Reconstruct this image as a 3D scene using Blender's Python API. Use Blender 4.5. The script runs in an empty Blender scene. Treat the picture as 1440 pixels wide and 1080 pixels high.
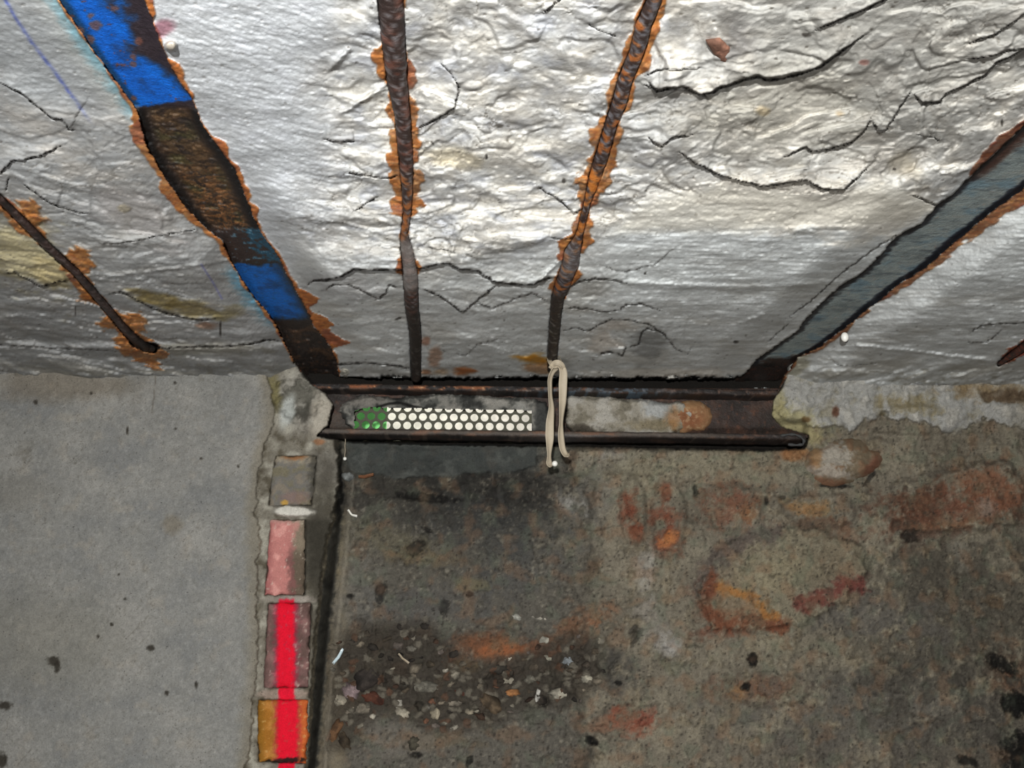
import bpy, math, random
import numpy as np
from math import radians
# ------------------------------------------------------------------ camera, world, lights, exposure
S = bpy.context.scene
COL = S.collection
F = 1400.0                      # focal length in pixels of the 1440 px wide frame
CAM = np.array([0.0, 0.0, 1.60])
YAW, PITCH, ROLL = -0.05488, 0.27824, 0.0


def rotation(yaw, pitch, roll):
    cy, sy = np.cos(yaw), np.sin(yaw)
    a = np.pi / 2 + pitch
    c, s = np.cos(roll), np.sin(roll)
    return (np.array([[cy, -sy, 0], [sy, cy, 0], [0, 0, 1]]) @
            np.array([[1, 0, 0], [0, np.cos(a), -np.sin(a)], [0, np.sin(a), np.cos(a)]]) @
            np.array([[c, -s, 0], [s, c, 0], [0, 0, 1]]))


ROT = rotation(YAW, PITCH, ROLL)
cd = bpy.data.cameras.new('camera')
cam = bpy.data.objects.new('camera', cd)
COL.objects.link(cam)
cam.location = CAM
cam.rotation_euler = (math.pi / 2 + PITCH, ROLL, YAW)
cd.sensor_width = 36.0
cd.lens = F / 1440 * 36
cd.clip_start = 0.02
S.camera = cam

S.view_settings.view_transform = 'Standard'
S.view_settings.look = 'None'
S.view_settings.gamma = 1.0
S.view_settings.use_curve_mapping = False
S.view_settings.exposure = 0.0

W = bpy.data.worlds.new('daylight')
S.world = W
W.use_nodes = True
W.node_tree.nodes['Background'].inputs[0].default_value = (0.93, 0.96, 1.0, 1)
W.node_tree.nodes['Background'].inputs[1].default_value = 2.1


def add_light(name, kind, loc, target, energy, color=(1, 1, 1), size=0.05, cone=None, blend=1.0):
    ld = bpy.data.lights.new(name, kind)
    ld.energy = energy
    ld.color = color
    if kind == 'AREA':
        ld.size = size
    else:
        ld.shadow_soft_size = size
    if kind == 'SPOT':
        ld.spot_size = cone
        ld.spot_blend = blend
    o = bpy.data.objects.new(name, ld)
    COL.objects.link(o)
    o.location = loc
    from mathutils import Vector
    o.rotation_euler = (Vector(target) - Vector(loc)).to_track_quat('-Z', 'Y').to_euler()
    return o


# the photographer's flash, and a weak soft fill light added low behind the camera
add_light('camera_flash', 'SPOT', (-0.085, -0.50, 1.665), (0.12, 1.95, 2.06), 192, (0.995, 1.0, 0.985), 0.022, radians(88), 0.9)
add_light('fill_light', 'AREA', (-0.3, -0.5, 0.7), (0.15, 1.1, 2.2), 13, (1.0, 0.985, 0.96), 0.5)

# ------------------------------------------------------------------ geometry of the place
HC = 0.585                      # ceiling above the lens
ZC = CAM[2] + HC
YW = 1.95                       # main wall plane


def rays(px, py):
    px = np.asarray(px, float); py = np.asarray(py, float)
    d = np.stack([(px - 720) / F, -(py - 540) / F, -np.ones_like(px)], -1)
    return d @ ROT.T


def on_wall(px, py, front=0.0):
    """Point of the wall seen in that direction; front = metres in front of the wall plane."""
    r = rays(px, py)
    t = (YW - np.asarray(front) - CAM[1]) / r[..., 1]
    return CAM + r * t[..., None]


def on_ceiling(px, py, drop=0.0):
    r = rays(px, py)
    t = (ZC - np.asarray(drop) - CAM[2]) / r[..., 2]
    return CAM + r * t[..., None]


# ------------------------------------------------------------------ noise
_rng = np.random.RandomState(7)
_perm = _rng.permutation(256)
_perm = np.concatenate([_perm, _perm])
_ang = _rng.rand(256) * 2 * np.pi
_gx, _gy = np.cos(_ang), np.sin(_ang)


def perlin(x, y):
    xi = np.floor(x).astype(int); yi = np.floor(y).astype(int)
    xf = x - xi; yf = y - yi
    xi &= 255; yi &= 255
    u = xf * xf * xf * (xf * (xf * 6 - 15) + 10)
    v = yf * yf * yf * (yf * (yf * 6 - 15) + 10)

    def g(a, b, dx, dy):
        h = _perm[_perm[a] + b]
        return _gx[h] * dx + _gy[h] * dy
    x1 = (xi + 1) & 255; y1 = (yi + 1) & 255
    n00 = g(xi, yi, xf, yf); n10 = g(x1, yi, xf - 1, yf)
    n01 = g(xi, y1, xf, yf - 1); n11 = g(x1, y1, xf - 1, yf - 1)
    a = n00 + u * (n10 - n00); b = n01 + u * (n11 - n01)
    return (a + v * (b - a)) * 1.5


def fbm(x, y, oct=4, gain=0.5, off=0.0):
    s = 0; a = 1; t = 0
    x = x + off; y = y + off * 1.7
    for i in range(oct):
        s = s + a * perlin(x, y); t += a
        x = x * 2.03 + 11.3; y = y * 2.03 + 5.7; a *= gain
    return s / t


def ridged(x, y, oct=4, off=0.0):
    s = 0; a = 1; t = 0
    x = x + off; y = y + off * 1.3
    for i in range(oct):
        s = s + a * (1 - 2 * np.abs(perlin(x, y))); t += a
        x = x * 2.1 + 3.3; y = y * 2.1 + 7.7; a *= 0.5
    return s / t


def worley(x, y, off=0.0):
    """distance to nearest and second nearest jittered point"""
    x = x + off; y = y + off
    xi = np.floor(x).astype(int); yi = np.floor(y).astype(int)
    d1 = np.full(x.shape, 9.0); d2 = np.full(x.shape, 9.0); idv = np.zeros(x.shape)
    for i in (-1, 0, 1):
        for j in (-1, 0, 1):
            h = _perm[_perm[(xi + i) & 255] + ((yi + j) & 255)]
            h2 = _perm[h]
            px = xi + i + h / 255.0; py = yi + j + h2 / 255.0
            d = np.hypot(px - x, py - y)
            m = d < d1
            d2 = np.where(m, d1, np.minimum(d2, d))
            idv = np.where(m, h / 255.0, idv)
            d1 = np.where(m, d, d1)
    return d1, d2, idv


def ss(a, b, x):
    t = np.clip((x - a) / (b - a), 0, 1)
    return t * t * (3 - 2 * t)


def terrace(h, n, sharp=0.18):
    h = h * n
    k = np.floor(h); fr = h - k
    return (k + ss(0.5 - sharp, 0.5 + sharp, fr)) / n


def lin(c):
    c = np.asarray(c, float) / 255.0
    return np.where(c <= 0.04045, c / 12.92, ((c + 0.055) / 1.055) ** 2.4)


def mixc(col, c, m):
    """blend colour c (0-255 triple or array) into col by mask m, in place"""
    c = np.asarray(c, float)
    col += (c - col) * np.clip(m, 0, 1)[..., None]


def blotch(px, py, cx, cy, rx, ry, ang=0, n=0, soft=0.35, edge=0.45):
    a = radians(ang); c, s = math.cos(a), math.sin(a)
    dx = px - cx; dy = py - cy
    u = (dx * c + dy * s) / rx; v = (-dx * s + dy * c) / ry
    e = np.sqrt(u * u + v * v) + n * edge
    return 1 - ss(1 - soft, 1 + soft, e)


def polydist(px, py, pts):
    """distance to a polyline, signed side (+ = towards the camera side, up in plan) and fraction along"""
    best = np.full(px.shape, 1e9); side = np.zeros(px.shape); frac = np.zeros(px.shape)
    pts = [np.array(p, float) for p in pts]
    L = [0]
    for a, b in zip(pts[:-1], pts[1:]):
        L.append(L[-1] + np.hypot(*(b - a)))
    for k, (a, b) in enumerate(zip(pts[:-1], pts[1:])):
        d = b - a; l2 = (d * d).sum() + 1e-9
        t = np.clip(((px - a[0]) * d[0] + (py - a[1]) * d[1]) / l2, 0, 1)
        ex = px - a[0] - t * d[0]; ey = py - a[1] - t * d[1]
        q = np.hypot(ex, ey)
        m = q < best
        best = np.where(m, q, best)
        side = np.where(m, np.sign(d[1] * (px - a[0]) - d[0] * (py - a[1])), side)
        frac = np.where(m, (L[k] + t * (L[k + 1] - L[k])) / L[-1], frac)
    return best, side, frac


def inside(px, py, poly):
    r = np.zeros(px.shape, bool)
    n = len(poly)
    for i in range(n):
        x1, y1 = poly[i]; x2, y2 = poly[(i + 1) % n]
        if y1 == y2:
            continue
        c = ((y1 > py) != (y2 > py)) & (px < (x2 - x1) * (py - y1) / (y2 - y1) + x1)
        r ^= c
    return r


def polymask(px, py, poly, soft, n=0):
    """soft inside mask, soft in px; n jitters the distance in px"""
    d, _, _ = polydist(px, py, list(poly) + [poly[0]])
    sd = np.where(inside(px, py, poly), d, -d) + n
    return ss(-soft, soft, sd)


class Sub:
    """evaluate an expensive local feature only near its bounding box"""
    def __init__(self, PX, PY, pts, pad):
        p = np.array(pts, float)[:, :2]
        self.m = ((PX > p[:, 0].min() - pad) & (PX < p[:, 0].max() + pad) &
                  (PY > p[:, 1].min() - pad) & (PY < p[:, 1].max() + pad))
        self.x = PX[self.m]; self.y = PY[self.m]


# ------------------------------------------------------------------ objects and materials
def set_props(o, label=None, cat=None, group=None, kind=None):
    if label: o['label'] = label
    if cat: o['category'] = cat
    if group: o['group'] = group
    if kind: o['kind'] = kind
    return o


def empty(name, loc, **k):
    o = bpy.data.objects.new(name, None)
    o.empty_display_size = 0.03
    COL.objects.link(o)
    o.location = loc
    return set_props(o, **k)


def link_mesh(name, me, mat, parent=None, **k):
    o = bpy.data.objects.new(name, me)
    if not me.materials:
        me.materials.append(mat)
    COL.objects.link(o)
    if parent is not None:
        o.parent = parent
    return set_props(o, **k)


def root_of(parent):
    p = np.zeros(3)
    while parent is not None:
        p += np.array(parent.location); parent = parent.parent
    return p


def mesh_arrays(name, V, Fq, mat, parent=None, colors=None, smooth=True, **k):
    V = np.asarray(V, float) - root_of(parent)
    Fq = np.asarray(Fq)
    me = bpy.data.meshes.new(name)
    me.vertices.add(len(V))
    me.vertices.foreach_set('co', V.astype(np.float32).ravel())
    n = Fq.shape[1]
    me.loops.add(Fq.size)
    me.loops.foreach_set('vertex_index', Fq.astype(np.int32).ravel())
    me.polygons.add(len(Fq))
    me.polygons.foreach_set('loop_start', (np.arange(len(Fq)) * n).astype(np.int32))
    me.polygons.foreach_set('loop_total', np.full(len(Fq), n, np.int32))
    me.polygons.foreach_set('use_smooth', np.full(len(Fq), smooth))
    me.update(calc_edges=True)
    if colors is not None:
        at = me.color_attributes.new('Tone', 'FLOAT_COLOR', 'POINT')
        c = np.ones((len(V), 4), np.float32)
        c[:, :3] = lin(np.clip(colors, 0, 255)).reshape(-1, 3)
        at.data.foreach_set('color', c.ravel())
    return link_mesh(name, me, mat, parent, **k)


def grid_faces(nr, nc, keep=None):
    i = np.arange(nr * nc).reshape(nr, nc)
    q = np.stack([i[:-1, :-1], i[:-1, 1:], i[1:, 1:], i[1:, :-1]], -1)[..., ::-1]
    if keep is not None:
        q = q[keep]
    return q.reshape(-1, 4)


def axis_samples(lo, a, b, hi, fine, coarse):
    def ramp(s, e):
        n = max(2, int(abs(e - s) / coarse))
        return np.linspace(s, e, n, endpoint=False)
    return np.concatenate([ramp(lo, a), np.arange(a, b, fine), np.linspace(b, hi, max(2, int((hi - b) / coarse)))])


def material(name, rough=0.85, spec=0.3, base=None, attr=False, var=((60, 0.12), (420, 0.16)), bumps=((350, 0.25, 0.004),),
             metal=0.0, speck=None, rough_var=0.0):
    m = bpy.data.materials.new(name)
    m.use_nodes = True
    nt = m.node_tree; N = nt.nodes; Lk = nt.links
    bs = N['Principled BSDF']
    bs.inputs['Roughness'].default_value = rough
    bs.inputs['Specular IOR Level'].default_value = spec
    bs.inputs['Metallic'].default_value = metal
    tc = N.new('ShaderNodeTexCoord')
    if attr:
        a = N.new('ShaderNodeAttribute'); a.attribute_name = 'Tone'
        cur = a.outputs['Color']
    else:
        a = N.new('ShaderNodeRGB'); l = lin(base)
        a.outputs[0].default_value = (l[0], l[1], l[2], 1)
        cur = a.outputs[0]
    for i, (sc, amt) in enumerate(var):
        n = N.new('ShaderNodeTexNoise'); n.inputs['Scale'].default_value = sc
        n.inputs['Detail'].default_value = 4; n.inputs['Roughness'].default_value = 0.65
        Lk.new(tc.outputs['Object'], n.inputs['Vector'])
        mr = N.new('ShaderNodeMapRange')
        mr.inputs['From Min'].default_value = 0.28; mr.inputs['From Max'].default_value = 0.72
        mr.inputs['To Min'].default_value = 1 - amt; mr.inputs['To Max'].default_value = 1 + amt
        Lk.new(n.outputs['Fac'], mr.inputs['Value'])
        mul = N.new('ShaderNodeVectorMath'); mul.operation = 'SCALE'
        Lk.new(cur, mul.inputs[0]); Lk.new(mr.outputs[0], mul.inputs['Scale'])
        cur = mul.outputs[0]
        if rough_var and i == 0:
            r2 = N.new('ShaderNodeMapRange')
            r2.inputs['From Min'].default_value = 0.3; r2.inputs['From Max'].default_value = 0.7
            r2.inputs['To Min'].default_value = rough - rough_var; r2.inputs['To Max'].default_value = min(1, rough + rough_var)
            Lk.new(n.outputs['Fac'], r2.inputs['Value']); Lk.new(r2.outputs[0], bs.inputs['Roughness'])
    if speck:
        sc, thr, c, amt = speck
        n = N.new('ShaderNodeTexNoise'); n.inputs['Scale'].default_value = sc; n.inputs['Detail'].default_value = 2
        Lk.new(tc.outputs['Object'], n.inputs['Vector'])
        mr = N.new('ShaderNodeMapRange')
        mr.inputs['From Min'].default_value = thr; mr.inputs['From Max'].default_value = thr + 0.05
        mr.inputs['To Max'].default_value = amt
        Lk.new(n.outputs['Fac'], mr.inputs['Value'])
        mx = N.new('ShaderNodeMix'); mx.data_type = 'RGBA'
        Lk.new(mr.outputs[0], mx.inputs['Factor']); Lk.new(cur, mx.inputs['A'])
        l = lin(c); mx.inputs['B'].default_value = (l[0], l[1], l[2], 1)
        cur = mx.outputs['Result']
    Lk.new(cur, bs.inputs['Base Color'])
    prev = None
    for sc, st, dist in bumps:
        n = N.new('ShaderNodeTexNoise'); n.inputs['Scale'].default_value = sc
        n.inputs['Detail'].default_value = 5; n.inputs['Roughness'].default_value = 0.6
        Lk.new(tc.outputs['Object'], n.inputs['Vector'])
        b = N.new('ShaderNodeBump'); b.inputs['Strength'].default_value = st; b.inputs['Distance'].default_value = dist
        Lk.new(n.outputs['Fac'], b.inputs['Height'])
        if prev is not None:
            Lk.new(prev, b.inputs['Normal'])
        prev = b.outputs['Normal']
    if prev is not None:
        Lk.new(prev, bs.inputs['Normal'])
    return m


M_CEIL = material('limewashed_concrete', 0.82, 0.2, attr=True, var=((45, 0.05), (300, 0.10)),
                  bumps=((150, 0.24, 0.003), (480, 0.25, 0.0013)), speck=(260, 0.70, (70, 62, 55), 0.5))
M_WALL = material('old_masonry', 0.9, 0.2, attr=True, var=((70, 0.13), (380, 0.20)),
                  bumps=((140, 0.4, 0.006), (450, 0.4, 0.002)), speck=(300, 0.67, (30, 26, 22), 0.6))
M_STEEL = material('rusty_painted_steel', 0.62, 0.4, attr=True, var=((120, 0.15), (500, 0.25)),
                   bumps=((220, 0.5, 0.003), (700, 0.4, 0.0015)), rough_var=0.15)
M_BRICK = material('old_brick', 0.85, 0.2, attr=True, var=((80, 0.1), (400, 0.18)), bumps=((200, 0.4, 0.003),))
M_PLAIN = material('bare_concrete', 0.9, 0.2, base=(150, 147, 140), bumps=((60, 0.5, 0.01),))
M_STRAP = material('beige_rubber_strap', 0.6, 0.35, base=(176, 163, 142), var=((90, 0.06), (600, 0.06)), bumps=())
M_WHITE = material('white_plastic', 0.4, 0.5, base=(235, 233, 225), var=(), bumps=())
M_GRILLE = material('perforated_sheet', 0.55, 0.4, base=(70, 68, 52), var=((90, 0.2),), bumps=())
M_OUT = material('pale_outdoor_render', 0.9, 0.2, base=(232, 222, 208), var=((9, 0.35), (40, 0.15)), bumps=())
M_GREEN = material('green_plastic', 0.5, 0.4, base=(150, 255, 150), var=((30, 0.1),), bumps=())
M_GLASS = material('glass_splinter', 0.12, 0.9, base=(200, 215, 220), var=(), bumps=())

# ------------------------------------------------------------------ traced lines of the place
CRACKS = [  # (points, groove px half width, step of the near side in m, darkness)
    ([(905, 118), (925, 126), (940, 124), (960, 122), (985, 133), (1002, 131), (1015, 122), (1045, 112), (1065, 107), (1080, 112), (1100, 110), (1130, 102), (1155, 93), (1165, 85), (1190, 68), (1215, 50)], 2.3, .016, .95),
    ([(1146, 43), (1170, 32), (1193, 23), (1220, 12), (1252, -4)], 1.4, .010, .8),
    ([(955, 214), (980, 230), (1017, 248), (1073, 262), (1103, 258), (1133, 253), (1160, 267), (1187, 267), (1223, 233)], 1.3, .013, .75),
    ([(1100, 222), (1133, 207), (1143, 213), (1167, 210), (1197, 200), (1217, 183), (1227, 163)], 1.1, .009, .8),
    ([(1227, 170), (1233, 182), (1247, 182), (1260, 160), (1280, 130)], 1.1, .008, .8),
    ([(1280, 128), (1297, 145), (1322, 143), (1330, 132), (1357, 120), (1383, 107), (1400, 90), (1440, 70), (1500, 40)], 1.4, .010, .8),
    ([(1357, 82), (1390, 80), (1420, 70), (1440, 68), (1500, 60)], 1.0, .006, .6),
    ([(1363, 60), (1403, 47), (1440, 20), (1480, -10)], 1.0, .007, .6),
    ([(1287, 188), (1313, 193), (1325, 200)], 0.9, .004, .6),
    ([(1280, 273), (1317, 288), (1340, 276)], 1.2, .006, .7),
    ([(590, 180), (603, 173), (613, 168), (627, 160), (640, 150), (645, 130), (640, 112)], 1.2, .006, .85),
    ([(617, 87), (632, 100), (645, 123)], 0.8, .004, .4),
    ([(455, 195), (480, 200), (500, 198)], 1.1, .006, .7),
    ([(487, 243), (520, 248), (547, 250), (560, 247)], 1.1, .006, .7),
    ([(497, 298), (512, 288), (530, 277)], 1.0, .005, .6),
    ([(757, 263), (780, 276), (807, 299), (822, 292)], 0.9, .008, .45),
    ([(907, 108), (923, 98), (960, 97), (990, 95)], 1.0, .006, .7),
    ([(910, 113), (923, 128), (947, 122), (960, 124)], 1.2, .006, .7),
    ([(910, 193), (930, 207), (947, 193), (975, 188)], 1.1, .007, .7),
    ([(762, 18), (787, 0), (800, -20)], 0.9, .005, .6),
    ([(828, 34), (842, 42), (866, 50)], 0.8, .003, .4),
    ([(600, 348), (620, 350), (640, 356)], 1.1, .005, .7),
    ([(770, 333), (793, 337), (808, 335)], 1.0, .004, .6),
    ([(434, 400), (440, 394), (460, 394), (482, 388), (497, 379), (532, 380), (565, 379), (592, 377), (612, 372), (631, 370), (647, 379), (670, 380), (697, 397), (727, 400), (752, 400), (762, 394), (790, 387)], 2.0, .014, .95),
    ([(800, 406), (808, 399), (820, 394), (840, 392), (860, 393), (885, 399)], 1.3, .006, .8),
    ([(452, 410), (470, 400), (490, 400), (515, 412), (532, 420), (542, 412), (547, 401), (565, 405)], 1.1, .006, .75),
    ([(590, 405), (610, 412), (627, 422), (640, 432), (650, 439), (665, 427), (680, 415), (700, 400)], 1.4, .008, .8),
    ([(665, 423), (692, 434), (712, 425), (730, 418), (747, 412), (762, 420), (775, 429)], 0.9, .004, .7),
    ([(790, 432), (825, 434), (850, 439), (870, 436), (880, 429), (900, 427), (935, 438)], 1.0, .004, .8),
    ([(792, 464), (810, 461), (830, 465), (842, 456), (860, 449), (885, 450), (915, 457), (935, 472), (950, 490), (967, 497), (973, 488)], 1.0, .004, .8),
    ([(838, 500), (850, 496), (860, 495), (875, 500), (880, 490), (878, 484)], 1.7, .004, .95),
    ([(884, 488), (898, 485), (901, 474), (903, 467), (910, 462), (925, 465), (938, 472)], 1.6, .004, .9),
    ([(640, 498), (655, 500), (672, 484), (700, 478)], 0.8, .003, .4),
    ([(470, 513), (515, 510), (555, 514), (577, 518)], 1.8, .008, .9),
    ([(0, 385), (20, 383), (57, 403), (100, 392)], 1.0, .008, .7),
    ([(83, 290), (70, 285), (50, 272), (33, 258)][::-1], 0.9, .006, .6),
    ([(83, 290), (113, 300), (130, 300)], 0.8, .003, .5),
    ([(0, 117), (33, 133), (73, 167), (87, 168), (97, 182), (110, 183)], 1.0, .007, .8),
    ([(-30, 250), (0, 242), (17, 227), (60, 218), (85, 205)], 1.0, .007, .75),
    ([(130, 344), (180, 340), (230, 330), (280, 322)], 0.8, .003, .5),
    ([(150, 415), (170, 410), (190, 420), (213, 433), (240, 442), (277, 450), (307, 448)], 1.3, .007, .8),
    ([(205, 492), (217, 490), (277, 487), (320, 487), (350, 484), (377, 477), (398, 480)], 1.4, .008, .85),
    ([(-60, 480), (0, 485), (30, 487), (90, 490), (167, 493)], 0.9, .004, .5),
    ([(7, 270), (11, 255), (13, 248)], 1.0, .002, .7),
    ([(1364, 468), (1379, 458), (1410, 455), (1440, 454), (1480, 452)], 1.3, .005, .8),
    ([(1361, 482), (1388, 481), (1400, 472), (1410, 462)], 1.0, .003, .7),
    ([(1110, 445), (1140, 424), (1176, 390), (1205, 368), (1237, 345), (1262, 330)], 1.3, .004, .75),
    ([(1080, 480), (1110, 455)], 1.0, .003, .6),
    ([(1165, 501), (1176, 512), (1188, 515), (1240, 510)], 0.8, .002, .5),
    ([(845, 372), (860, 379), (880, 382), (920, 372), (945, 352)], 0.8, .003, .5),
]
RIDGES = [([(880, 397), (960, 401), (1040, 405), (1110, 401), (1185, 396)], 4, .003), ([(1205, 486), (1290, 495), (1400, 508)], 2.5, .003),
          ([(100, 352), (180, 339), (275, 324)], 3, .002), ([(150, 389), (240, 378), (320, 366)], 2.5, .002),
          ([(1040, 455), (1075, 441)], 2, .002), ([(1060, 478), (1095, 476)], 2, .001), ([(820, 430), (860, 400), (820, 350)], 2, .001),
          ([(760, 395), (775, 378), (790, 365)], 2.5, .004), ([(480, 160), (510, 140), (545, 118)], 4, .005), ([(465, 95), (478, 82), (490, 70)], 4, .005)]

BEAM_L = [(85, 0), (133, 72), (193, 153), (205, 200), (233, 250), (262, 291), (292, 323), (312, 338), (335, 385), (357, 415), (387, 453), (402, 485), (418, 515), (440, 540)]
BEAM_R = [(203, 0), (222, 55), (242, 100), (267, 135), (285, 178), (305, 205), (330, 240), (350, 290), (362, 320), (387, 355), (405, 390), (422, 420), (442, 460), (466, 490), (474, 515), (476, 540)]
RB_U = [(1500, 118), (1435, 182), (1373, 240), (1337, 277), (1317, 290), (1297, 315), (1260, 333), (1237, 360), (1214, 384), (1177, 406), (1135, 447), (1122, 465), (1092, 487), (1064, 507), (1046, 527), (1040, 545)]
RB_L = [(1500, 215), (1440, 264), (1400, 293), (1342, 340), (1300, 377), (1266, 398), (1226, 429), (1190, 459), (1153, 487), (1122, 502), (1101, 530), (1095, 545)]
DX, DY = -85 * 1.9, -200    # extension of the left beam beyond the top of the frame
BEAM_LX = [(-110, -290)] + BEAM_L
BEAM_RX = [(50, -290)] + BEAM_R
LEFT_BEAM_POLY = BEAM_LX + BEAM_RX[::-1]
RB_UX = [(1760, -110)] + RB_U
RB_LX = [(1760, 10)] + RB_L
RIGHT_BEAM_POLY = RB_UX + RB_LX[::-1]
BAR2 = [(537, -140, 40), (549, 0, 36), (558, 113, 27), (566, 160, 21), (570, 213, 19), (572, 243, 17), (573, 297, 10), (568, 330, 9), (572, 352, 16), (577, 385, 19), (579, 430, 17), (584, 470, 15), (585, 534, 12)]
BAR3 = [(957, -140, 24), (920, 0, 20), (906, 33, 21), (897, 70, 20), (880, 110, 20), (870, 147, 20), (860, 173, 17), (847, 217, 18), (837, 247, 16), (826, 285, 8), (815, 330, 9), (805, 353, 20), (802, 372, 22), (793, 395, 20), (784, 420, 16), (780, 455, 14), (777, 495, 13), (776, 520, 10)]
BAR1 = [(-120, 160, 12), (0, 280, 10), (33, 312, 11), (67, 347, 11), (107, 383, 10), (133, 413, 10), (167, 453, 10), (190, 478, 13), (203, 488, 18), (216, 491, 10)]
BAR5 = [(1500, 452, 12), (1450, 480, 12), (1427, 497, 11), (1405, 512, 5)]
BARS = [BAR1, BAR2, BAR3, BAR5]

def sag(px, py):
    """the slab hangs lower about two thirds of the way to the wall; the plaster feathers off beside the beams"""
    px = np.asarray(px, float); py = np.asarray(py, float)
    q1 = polydist(px, py, BEAM_LX)[0]; q2 = polydist(px, py, BEAM_RX)[0]
    q3 = polydist(px, py, RB_UX)[0]; q4 = polydist(px, py, RB_LX)[0]
    ins = inside(px, py, LEFT_BEAM_POLY) | inside(px, py, RIGHT_BEAM_POLY)
    q = np.where(ins, 0, np.minimum(np.minimum(q1, q2), np.minimum(q3, q4)))
    y = 819.0 / np.maximum(940 - py, 200)
    z = np.interp(y, [0, .98, 1.15, 1.35, 1.48, 1.6, 1.95, 2.2], [0, 0, .010, .032, .040, .039, .020, .014])
    return z * (.15 + .85 * ss(0, 55, q))


# ------------------------------------------------------------------ ceiling
def build_ceiling():
    xs = axis_samples(-900, -120, 1580, 2300, 1.65, 5)
    ys = axis_samples(-600, -70, 572, 590, 1.65, 5)
    PX, PY = np.meshgrid(xs, ys)
    base = on_ceiling(PX, PY)
    X, Y = base[..., 0], base[..., 1]
    SG = sag(PX, PY)
    # regions
    yb = np.interp(PX, [380, 440, 600, 760, 850, 960, 1100, 1250, 1320, 1440, 1600], [350, 350, 362, 345, 318, 322, 318, 308, 280, 180, 60])
    wob = fbm(X * 9, Y * 9, 3)
    rough = ss(405, 500, PX + wob * 50 + (PY - 150) * .12) * ss(yb + 14, yb - 10, PY + wob * 14)
    sideL = ss(230, 120, PX - (PY - 100) * .45 + wob * 30) * ss(110, 210, PY) * 0.55
    lowmid = ss(430, 470, PX) * ss(880, 830, PX) * ss(yb - 10, yb + 15, PY) * 0.30
    rough = np.clip(rough + sideL + lowmid, 0, 1)
    creamy = polymask(PX, PY, [(885, 300), (950, 268), (1010, 262), (1080, 276), (1150, 280), (1190, 280), (1235, 252), (1290, 268), (1318, 292), (1270, 312), (1100, 322), (960, 326), (860, 330)], 10, wob * 16)
    rough = rough * (1 - .72 * creamy)
    # heights (drop below the ceiling plane, metres)
    wx = X + 0.035 * fbm(X * 7, Y * 7, 3, off=3.1); wy = Y + 0.035 * fbm(X * 7, Y * 7, 3, off=9.2)
    big = fbm(wx * 3.2, wy * 4.2, 3, off=1.7)
    ter = terrace(fbm(wx * 6, wy * 6.2, 4, off=21.0), 3.2, .10)
    ter2 = terrace(fbm(wx * 17, wy * 17, 4, off=41.0), 2.6, .12)
    ter3 = terrace(fbm(wx * 42, wy * 44, 3, off=61.0), 2.0, .16)
    rid = ridged(wx * 22, wy * 22, 4, off=5.5)
    fin = fbm(X * 95, Y * 120, 4, .6, off=13)
    d = rough * (0.022 * big + 0.013 * ter + 0.0044 * ter2 + 0.0012 * ter3 + 0.0011 * rid + 0.0009 * fin)
    sm = 1 - rough
    d += sm * (0.006 * fbm(X * 6, Y * 8, 3, off=8) + 0.0014 * fbm(X * 40, Y * 60, 4, .55, off=17) + 0.0007 * fbm(X * 150, Y * 190, 3, .6, off=27))
    # brushed diagonal skin between the left beam and the spalled field
    silver = ss(500, 440, PX - (PY - 100) * .1) * (1 - ss(320, 380, PY)) * (~inside(PX, PY, [(-2000, -600), (60, -600)] + BEAM_RX[1:] + [(-2000, 540)]))
    d += silver * (0.0012 * fbm((X + Y * .5) * 40, (Y - X * .5) * 140, 4, .6, off=31))
    # board-marked band
    band = ss(840, 900, PX) * ss(yb - 3, yb + 6, PY) + ss(400, 330, PY * 0 + PX) * ss(300, 330, PY) * .6
    band = np.clip(band, 0, 1) * (1 - .4 * ss(480, 500, PY))
    strip = fbm(X * 7, Y * 170, 4, .65, off=71)
    d += band * 0.0013 * strip
    # lower band and joint mortar near the wall on the left
    d += 0.010 * ss(478, 492, PY) * ss(430, 380, PX)
    # plaster rounding down to the wall on the right
    joint = ss(492, 530, PY) * np.maximum(ss(1090, 1140, PX), ss(420, 380, PX))
    d += joint * (.004 + .016 * fbm(X * 11, Y * 6, 4, off=191))
    # cracks
    jx = PX + 2.2 * fbm(X * 70, Y * 90, 3, off=81); jy = PY + 2.6 * fbm(X * 70, Y * 90, 3, off=91)
    dark = np.zeros(PX.shape)
    for pts, w, st, dk in CRACKS:
        m = (PX > min(p[0] for p in pts) - 70) & (PX < max(p[0] for p in pts) + 70) & (PY > min(p[1] for p in pts) - 60) & (PY < max(p[1] for p in pts) + 60)
        q, s, fr = polydist(jx[m], jy[m], pts)
        taper = ss(0, .12, fr) * ss(1, .88, fr)
        taper = 0.25 + 0.75 * taper
        near = np.where(s > 0, 1.0, 0.0)
        q0 = np.where((fr <= 0) | (fr >= 1), q * 2.5 + 2, q)
        d[m] += st * near * np.exp(-q / 26) * taper * ss(90, 20, q0) * ss(0, .05, fr + .03)
        wv = w * .78 * taper * (0.8 + 0.7 * fbm(X[m] * 50, Y[m] * 60, 2, off=99))
        g = np.exp(-(q0 / np.maximum(wv, .35)) ** 2)
        d[m] -= 0.008 * g * np.where(PY[m] > 335, .35, 1.0)
        dark[m] = np.maximum(dark[m], g * dk)
    # hairline cracks of the spalled field
    c1, c2, _ = worley(wx * 26 + .5 * rid, wy * 34, off=4)
    hair = ss(.05, .0, c2 - c1) * ss(-.1, .25, fbm(X * 6, Y * 6, 2, off=55)) * np.clip(rough * 1.1 + .1 * sm, 0, 1)
    d -= .0018 * hair
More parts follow.
